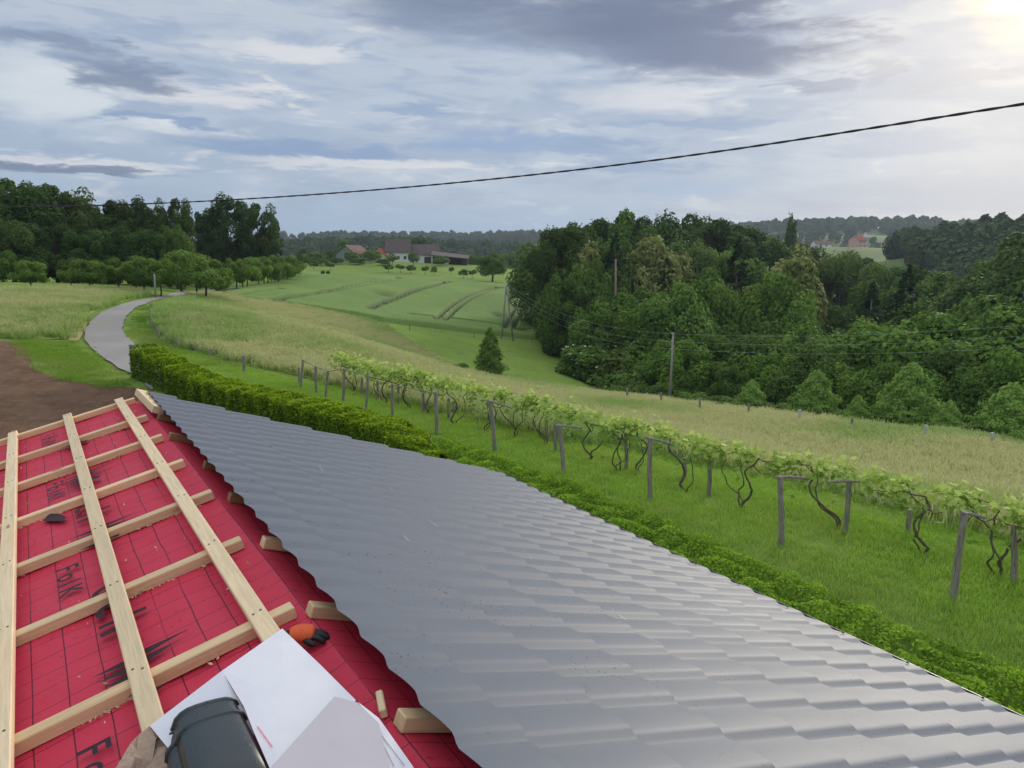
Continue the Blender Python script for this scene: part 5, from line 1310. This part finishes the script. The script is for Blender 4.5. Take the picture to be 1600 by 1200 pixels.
# ------------------------------------------------------------------ poles, wires, overhead cable
M_POLE = mat('grey_pole_wood', rough=.95, build=lambda g: dict(col=g.mix(g.noise(g.scale(objc(g), 9, 9, .8), 3, 4, .6), (.24, .22, .20), (.36, .34, .31))))
M_INS = mat('porcelain', (.75, .75, .72), .3, .5)
M_LINE = mat('aluminium_line', (.42, .44, .44), .5, .4)
def pole_thing(name, label, pxb, r_, pytop, rad, ybase=None):
    t = at_range(pxb, pytop, r_); b = np.array([t[0], t[1], H1(t[0], t[1])-.2])
    p = empty(name, tuple(b), label, 'utility pole')
    tube('shaft', [b, b*.5+t*.5, t], rad*np.array([1.2, 1.0, .8]), M_POLE, p, 9, True, 1, .02)
    return p, b, t
up, ub, ut = pole_thing('utility_pole', 'single wooden utility pole standing against the wood', 1052, 66, 519.5, .11)
def insulators(p, top, offs):
    out = []
    for dz in offs:
        q = top+np.array([-.13, -.05, dz])
        tube('bracket', [top+np.array([0, 0, dz-.06]), q+np.array([0, 0, -.06])], .012, M_WIRE, p, 5)
        tube('insulator', [q+np.array([0, 0, -.06]), q, q+np.array([0, 0, .05])], np.array([.02, .04, .022]), M_INS, p, 8); out.append(q)
    return out
uq = insulators(up, ut, (-.1, -.75, -1.4))
at = at_range(791, 447, 112); afb = [at_range(783.5, 531, 112), at_range(802, 533, 112)]
af = empty('a_frame_pole', (at[0], at[1], H1(at[0], at[1])), 'two-legged wooden A-frame pole at the foot of the wheat field', 'utility pole')
for q in afb:
    q[2] = H1(q[0], q[1])-.2; tube('leg', [q, q*.5+at*.5, at+np.array([np.sign(q[0]-at[0])*.05, 0, 0])], np.array([.14, .12, .10]), M_POLE, af, 8)
k1, k2 = afb[0]*.55+at*.45, afb[1]*.55+at*.45
tube('cross_brace', [k1, k2], .06, M_POLE, af, 6); tube('top_cap', [at-np.array([0, 0, .1]), at+np.array([0, 0, .35])], np.array([.12, .09]), M_INS, af, 7)
aq = [at+np.array([0, -.1, z]) for z in (.3, .0, -.3)]
def line(name, p, q, sag, rad, label, cat, mt, n=24, kind_group=None):
    t = np.linspace(0, 1, n)[:, None]; L = p*(1-t)+q*t; L[:, 2] -= (4*sag*t*(1-t))[:, 0]
    me = py_mesh(name, *(lambda v: (v[0], [tuple(f) for f in v[1]]+[f[:3] for f in v[2]]))(tube_np(L, rad, 5)), [mt], True)
    return link(name, me, label=label, cat=cat, group=kind_group)
names = ('topmost', 'middle', 'lowest')
for i in range(3):
    line('power_line', aq[i], uq[i], 1.5+.25*i, .008, f'{names[i]} thin wire from the A-frame pole to the single pole', 'wire', M_LINE)
    e = at_range(2250, (418, 442, 466)[i], 74)
    line('power_line', uq[i], e, 1.6, .008, f'{names[i]} thin wire from the single pole across the wood to the right', 'wire', M_LINE)
    b = at_range(812, 412+2.0*i, 190)
    line('power_line', aq[i], b, 1.2, .008, f'{names[i]} thin wire from the A-frame pole back towards the farm', 'wire', M_LINE)
for px, yt, r_, lab in ((812, 410, 190, 'thin grey pole beyond the A-frame pole'), (820.6, 397, 262, 'second thin pole on the farm slope'), (826, 413, 270, 'short thin pole nearest the corner of the wood'), (829.5, 419, 280, 'shortest thin pole, half hidden by the wood')):
    pole_thing('utility_pole', lab, px, r_, yt, .10)
pole_thing('grey_post', 'grey weathered post beside the lane in the orchard', 241, 76, 428, .085)
# the thick twisted service cable crossing the view
def cable():
    ctl = [(-260, 326, 17.5), (0, 324.5, 14.6), (200, 319, 12.9), (400, 310, 11.4), (600, 295.5, 10.2), (800, 277.5, 9.2), (1000, 252.5, 8.4), (1200, 224.5, 7.7), (1400, 194.5, 7.1), (1600, 164, 6.6), (1900, 112, 5.9), (2300, 30, 5.2)]
    P = np.array([at_range(*c) for c in ctl]); n = 420
    s = np.linspace(0, len(P)-1, n); L = np.zeros((n, 3))
    for j in range(3):
        co = np.polyfit(np.arange(len(P)), P[:, j], 6); L[:, j] = np.polyval(co, s)
    d = np.concatenate([[0], np.cumsum(np.linalg.norm(np.diff(L, axis=0), axis=1))])
    u = np.linspace(0, d[-1], 1500); L = np.column_stack([np.interp(u, d, L[:, j]) for j in range(3)])
    t = unit(np.gradient(L, axis=0)); b = unit(np.cross(t, np.array([0, 0, 1.]))); c = np.cross(b, t)
    root = empty('overhead_cable', tuple(L[700]), 'thick black twisted overhead cable sweeping across the sky', 'cable')
    m_ = mat('black_cable_sheath', (.035, .028, .032), .55, .35)
    for k in range(2):
        a = u*2*math.pi/.45+math.pi*k
        Q = L+.0038*(np.cos(a)[:, None]*b+np.sin(a)[:, None]*c)
        V, F, F3 = tube_np(Q, .0072, 6)
        link('strand', py_mesh('strand', V, [tuple(f) for f in F]+[f[:3] for f in F3], [m_], True), root)
cable()

# ------------------------------------------------------------------ things lying on the roof
M_CARD = mat('white_printed_card', rough=.7, build=lambda g: dict(col=g.mix(g.noise(objc(g), 9, 3, .5), (.74, .74, .80), (.80, .80, .84)), nrm=bump(g, g.noise(objc(g), 5, 3, .5), .3, .02)))
M_CARDIN = mat('lilac_grey_card', rough=.8, build=lambda g: dict(col=g.mix(g.noise(objc(g), 14, 3, .5), (.50, .47, .50), (.56, .53, .56))))
M_KRAFT = mat('brown_corrugated_card', rough=.95, build=lambda g: dict(col=g.mix(g.noise(objc(g), 60, 3, .6), (.30, .21, .155), (.50, .37, .28)), nrm=bump(g, g.noise(objc(g), 40, 3, .6), .8, .01)))
def pt(x, y, dist):
    d = ray(x, y); d = d/np.linalg.norm(d); return np.array([0, 0, CAMZ])+d*dist
PLANES = []
def plate(name, pts, parent, top, under, th=.005, curl=0.0, up=None):
    """a sheet of corrugated card with brown cut edges; pts in order round the outline"""
    P = np.array(pts); E0 = np.array([0, 0, CAMZ]); c = P.mean(0); pn = np.linalg.svd(P-c)[2][2]
    P = np.array([E0+(p-E0)*((c-E0)@pn)/((p-E0)@pn) for p in P]); PLANES.append((c.copy(), pn)); c = P.mean(0); nrm = np.cross(P[1]-P[0], P[2]-P[0]); nrm /= np.linalg.norm(nrm)
    if nrm @ (np.array([0, 0, CAMZ])-c) < 0: nrm = -nrm
    # subdivide from the centre so the sheet can bow
    k = len(P); ring = []
    for i in range(k):
        for t in (0, .25, .5, .75): ring.append(P[i]*(1-t)+P[(i+1) % k]*t)
    ring = np.array(ring); m_ = len(ring); V = []
    for f in (1.0, .66, .33):
        for q in ring:
            V.append(c+(q-c)*f+nrm*curl*(1-f*f))
    V.append(c+nrm*curl); V = np.array(V); nt = len(V)
    W = V-nrm*th; A = np.vstack([V, W]); F, mi = [], []
    flip = np.cross(ring[0]-c, ring[1]-c) @ nrm < 0
    def add(f, i, rev=False):
        F.append(f[::-1] if (flip ^ rev) else f); mi.append(i)
    for l in range(2):
        for i in range(m_):
            j = (i+1) % m_; add((l*m_+i, l*m_+j, (l+1)*m_+j, (l+1)*m_+i), 0); add((nt+l*m_+i, nt+l*m_+j, nt+(l+1)*m_+j, nt+(l+1)*m_+i), 1, True)
    for i in range(m_):
        j = (i+1) % m_; add((2*m_+i, 2*m_+j, nt-1), 0); add((nt+2*m_+i, nt+2*m_+j, 2*nt-1), 1, True); add((i, nt+i, nt+j, j), 2)
    return link(name, py_mesh(name, A, F, [top, under, M_KRAFT], False, mi), parent)
box = empty('cardboard_box', tuple(pt(430, 1260, 1.95)), 'torn open white cardboard box lying on the battens', 'box')
fl_ = plate('flap', [pt(347, 1048, 2.22), pt(441, 982, 2.33), pt(500, 1038, 2.17), pt(556, 1094, 2.0), pt(512, 1165, 1.90), pt(428, 1215, 1.86), pt(396, 1142, 2.0), pt(381, 1104, 2.08)], box, M_CARD, M_KRAFT, .005, .003)
plate('flap', [pt(234, 1134, 2.17), pt(348, 1047, 2.235), pt(382, 1106, 2.10), pt(398, 1145, 2.03), pt(372, 1225, 1.98), pt(300, 1215, 2.03)], box, M_CARD, M_KRAFT, .005, .004)
plate('end_panel', [pt(420, 1202, 1.80), pt(523, 1088, 1.90), pt(559, 1098, 1.91), pt(592, 1130, 1.87), pt(618, 1240, 1.72), pt(470, 1290, 1.66)], box, M_CARDIN, M_KRAFT, .006)
sp_ = plate('side_panel', [pt(560, 1097, 1.93), pt(592, 1122, 1.905), pt(645, 1197, 1.80), pt(670, 1250, 1.74), pt(612, 1245, 1.74), pt(590, 1135, 1.88)], box, M_CARD, M_KRAFT, .006)
plate('side_panel', [pt(400, 1230, 1.95), pt(560, 1200, 1.95), pt(640, 1330, 1.80), pt(420, 1360, 1.78)], box, M_KRAFT, M_KRAFT, .006)
def crumple():
    r = np.random.default_rng(12); out = [(176, 1208), (205, 1163), (217, 1150), (233, 1136), (247, 1152), (258, 1170), (276, 1192), (296, 1214), (240, 1240), (190, 1240)]
    P = [pt(x, y, 2.19-(y-1136)*.0012) for x, y in out]; c = np.mean(P, 0); V, F = list(P), []
    for i in range(len(P)): V.append(P[i]*.5+c*.5+r.normal(0, .013, 3))
    V.append(c+r.normal(0, .01, 3)); k = len(P)
    for i in range(k): j = (i+1) % k; F += [(i, j, k+j, k+i), (k+i, k+j, 2*k)]
    o = link('torn_corner', py_mesh('torn_corner', V, F, [M_KRAFT]), box)
    md = o.modifiers.new('thick', 'SOLIDIFY'); md.thickness = .004
crumple()
def on_plate(i, x, y, lift=.0035):
    """point of a photo pixel on plate i"""
    c, pn = PLANES[i]; d = ray(x, y); E0 = np.array([0, 0, CAMZ]); p = E0+d*((c-E0)@pn)/(d@pn)
    return p-d/np.linalg.norm(d)*lift
def strokes(name, i, segs, wpx, m_, parent, lift=.0045):
    V, F = [], []
    for p, q in segs:
        p, q = np.array(p, float), np.array(q, float); n = np.array([-(q-p)[1], (q-p)[0]]); n *= wpx/2/(np.linalg.norm(n)+1e-9); k = len(V)
        V += [on_plate(i, *(p+n), lift), on_plate(i, *(q+n), lift), on_plate(i, *(q-n), lift), on_plate(i, *(p-n), lift)]; F.append((k, k+1, k+2, k+3))
    link(name, py_mesh(name, V, F, [m_]), parent)
def card_print():
    """the faint red line of small print and the ruled panel on the carton, too small to read"""
    r = np.random.default_rng(9); segs = []; t = 0
    while t < 1:
        w = r.uniform(.012, .035); a = (402+23*t, 1135+32*t); b = (402+23*min(t+w, 1), 1135+32*min(t+w, 1)); segs.append((a, b)); t += w+r.uniform(.006, .016)
    strokes('small_print', 0, segs, 2.6, mat('red_small_print', (.75, .16, .20), .7), fl_, .0075)
    g_ = mat('grey_line_print', (.30, .30, .36), .7)
    strokes('ruled_print', 3, [((588, 1152), (606, 1190)), ((597, 1150), (632, 1196)), ((600, 1166), (616, 1198))], 1.2, g_, sp_, .006)
card_print()
# dark ridge cap pieces in the box
def ridge_cap(label, p0, p1, rad0, rad1, lean, end_px=None):
    p0, p1 = np.array(p0), np.array(p1); ax = p1-p0; L = np.linalg.norm(ax); ax /= L
    upv = np.array([0, 0, 1.])+lean; side = np.cross(ax, upv); side /= np.linalg.norm(side); upv = np.cross(side, ax)
    prof_ = [(0, .0), (.015, .006), (.03, .006), (.04, 0), (.17, 0), (.18, .007), (.20, .007), (.21, 0), (.55, 0), (1, 0)]
    PR = [(1.05, -.12), (1.0, 0), (.93, .2), (.76, .36), (.58, .44), (.3, .47), (0, .48), (-.3, .47), (-.58, .44), (-.76, .36), (-.93, .2), (-1, 0), (-1.05, -.12)]
    V, F, n = [], [], len(PR)-1
    for t, lift in prof_:
        rr = rad0+(rad1-rad0)*t+lift
        for x, y in PR: V.append(p0+ax*L*t+side*rr*x+upv*rr*y)
    for l in range(len(prof_)-1):
        for k in range(n): F.append((l*(n+1)+k, l*(n+1)+k+1, (l+1)*(n+1)+k+1, (l+1)*(n+1)+k))
    me = py_mesh('ridge_cap', V, F, [M_CAP]); o = link('ridge_cap', me, label=label, cat='ridge cap')
    bm = bmesh.new(); bm.from_mesh(me)
    for f in bm.faces: f.smooth = True
    for e in bm.edges:
        if len(e.link_faces) == 2 and e.calc_face_angle(0) > .45: e.smooth = False
    bm.to_mesh(me); bm.free()
    md = o.modifiers.new('gauge', 'SOLIDIFY'); md.thickness = .002; md.offset = -1
    return o
def _cap(g):
    p = geo(g); vo = g.nt.nodes.new('ShaderNodeTexVoronoi'); g.set(vo.inputs['Vector'], p); vo.inputs['Scale'].default_value = 110
    d = g.m('MULTIPLY', g.ss(vo.outputs['Distance'], .32, .2), g.ss(g.noise(p, 25, 3, .5), .5, .62))
    return dict(col=g.mix(d, (.028, .040, .046), (.012, .016, .018)), rough=g.m('SUBTRACT', .38, g.m('MULTIPLY', d, .25)), nrm=bump(g, d, .4, .002))
M_CAP = mat('dark_wet_steel', rough=.35, spec=.6, build=_cap)
ridge_cap('dark green-grey metal ridge cap lying in the torn box', pt(322, 1116, 2.12), pt(378, 1262, 1.86), .070, .084, np.array([0, 0, 0.]))
ridge_cap('second ridge cap nested under the first in the box', pt(306, 1142, 2.15), pt(328, 1270, 1.93), .064, .074, np.array([-.25, 0, 0.]))
# work glove by the end of the batten
def glove():
    r = np.random.default_rng(4)
    c = np.array(red(.612, 2.035, .006)); GS = .72; u_ = np.array(RU); w_ = np.array(RW); n_ = np.array(NR)
    root = empty('work_glove', tuple(c), 'orange knitted work glove with black coated fingers beside the batten end', 'glove')
    M_KNIT = mat('orange_knit', rough=.95, build=lambda g: dict(col=g.mix(g.noise(objc(g), 160, 3, .6), (.72, .10, .035), (.86, .20, .08)), nrm=bump(g, g.noise(g.scale(objc(g), 1, 1, 1), 220, 2, .5), .8, .004)))
    M_RUB = mat('black_rubber_coat', (.018, .018, .02), .55, .4)
    def blob(name, pts, rads, m_, flat=.75, n=14):
        P = np.array([c+(w_*a+u_*b+n_*h)*GS for a, b, h in pts]); t = unit(np.gradient(P, axis=0)); s_ = unit(np.cross(t, n_)); v_ = np.cross(s_, t); V, F = [], []
        for p, q, rr, ss, vv in zip(P, range(len(P)), np.array(rads)*GS, s_, v_):
            for k in range(n):
                a = 2*math.pi*k/n; wv = 1+.05*math.sin(3*a+q*1.7); V.append(p+ss*rr*math.cos(a)*wv+vv*rr*flat*math.sin(a)*wv)
        for l in range(len(P)-1):
            for k in range(n): F.append((l*n+k, l*n+(k+1) % n, (l+1)*n+(k+1) % n, (l+1)*n+k))
        F += [tuple(range(n))[::-1], tuple(range((len(P)-1)*n, len(P)*n))]
        o = link(name, py_mesh(name, V, F, [m_], True), root); md = o.modifiers.new('s', 'SUBSURF'); md.levels = md.render_levels = 2
    blob('cuff', [(-.075, .035, .022), (-.062, .03, .026), (-.045, .024, .03)], (.022, .030, .033), M_RUB)
    blob('palm', [(-.05, .026, .03), (-.03, .018, .034), (0, .0, .038), (.03, -.016, .036), (.042, -.022, .034)], (.030, .040, .047, .044, .034), M_KNIT)
    for i, (da, db, L) in enumerate(((.018, .024, .046), (.030, .004, .054), (.028, -.018, .052), (.014, -.04, .042))):
        blob('finger', [(da, db, .032), (da+.022, db-.010, .032), (da+L*.75, db-.022, .026), (da+L, db-.030, .016), (da+L+.004, db-.033, .010)], (.014, .0145, .0135, .0125, .006), M_RUB, .95, 10)
    blob('thumb', [(-.01, -.03, .026), (.0, -.055, .022), (.012, -.072, .014), (.018, -.08, .012)], (.016, .015, .013, .006), M_RUB, .95, 10)
glove()
# short offcut wedged beside the box
beam('batten_offcut', red(.650, 1.555, .018), red(.672, 1.63, .018), .018, .026, NR, M_BATTEN, None)
o = bpy.data.objects['batten_offcut']; tag(o, 'short pale batten offcut between box and ridge', 'offcut')

# ------------------------------------------------------------------ air
def haze():
    V = boxv(-1750, 1750, -450, 1750, -40, 110)
    mt = bpy.data.materials.new('haze_air'); mt.use_nodes = True; g = G(mt.node_tree)
    v = g.n('ShaderNodeVolumePrincipled', Color=(.72, .86, 1.0), Density=HAZE, Anisotropy=0.25)
    g.nt.nodes.new('ShaderNodeOutputMaterial'); g.nt.links.new(v, g.nt.nodes[-1].inputs['Volume'])
    o = link('haze', py_mesh('haze', V, BOXF, [mt])); o['kind'] = 'stuff'; o['label'] = 'thin blue air over the far hills'
HAZE = .00015
haze()
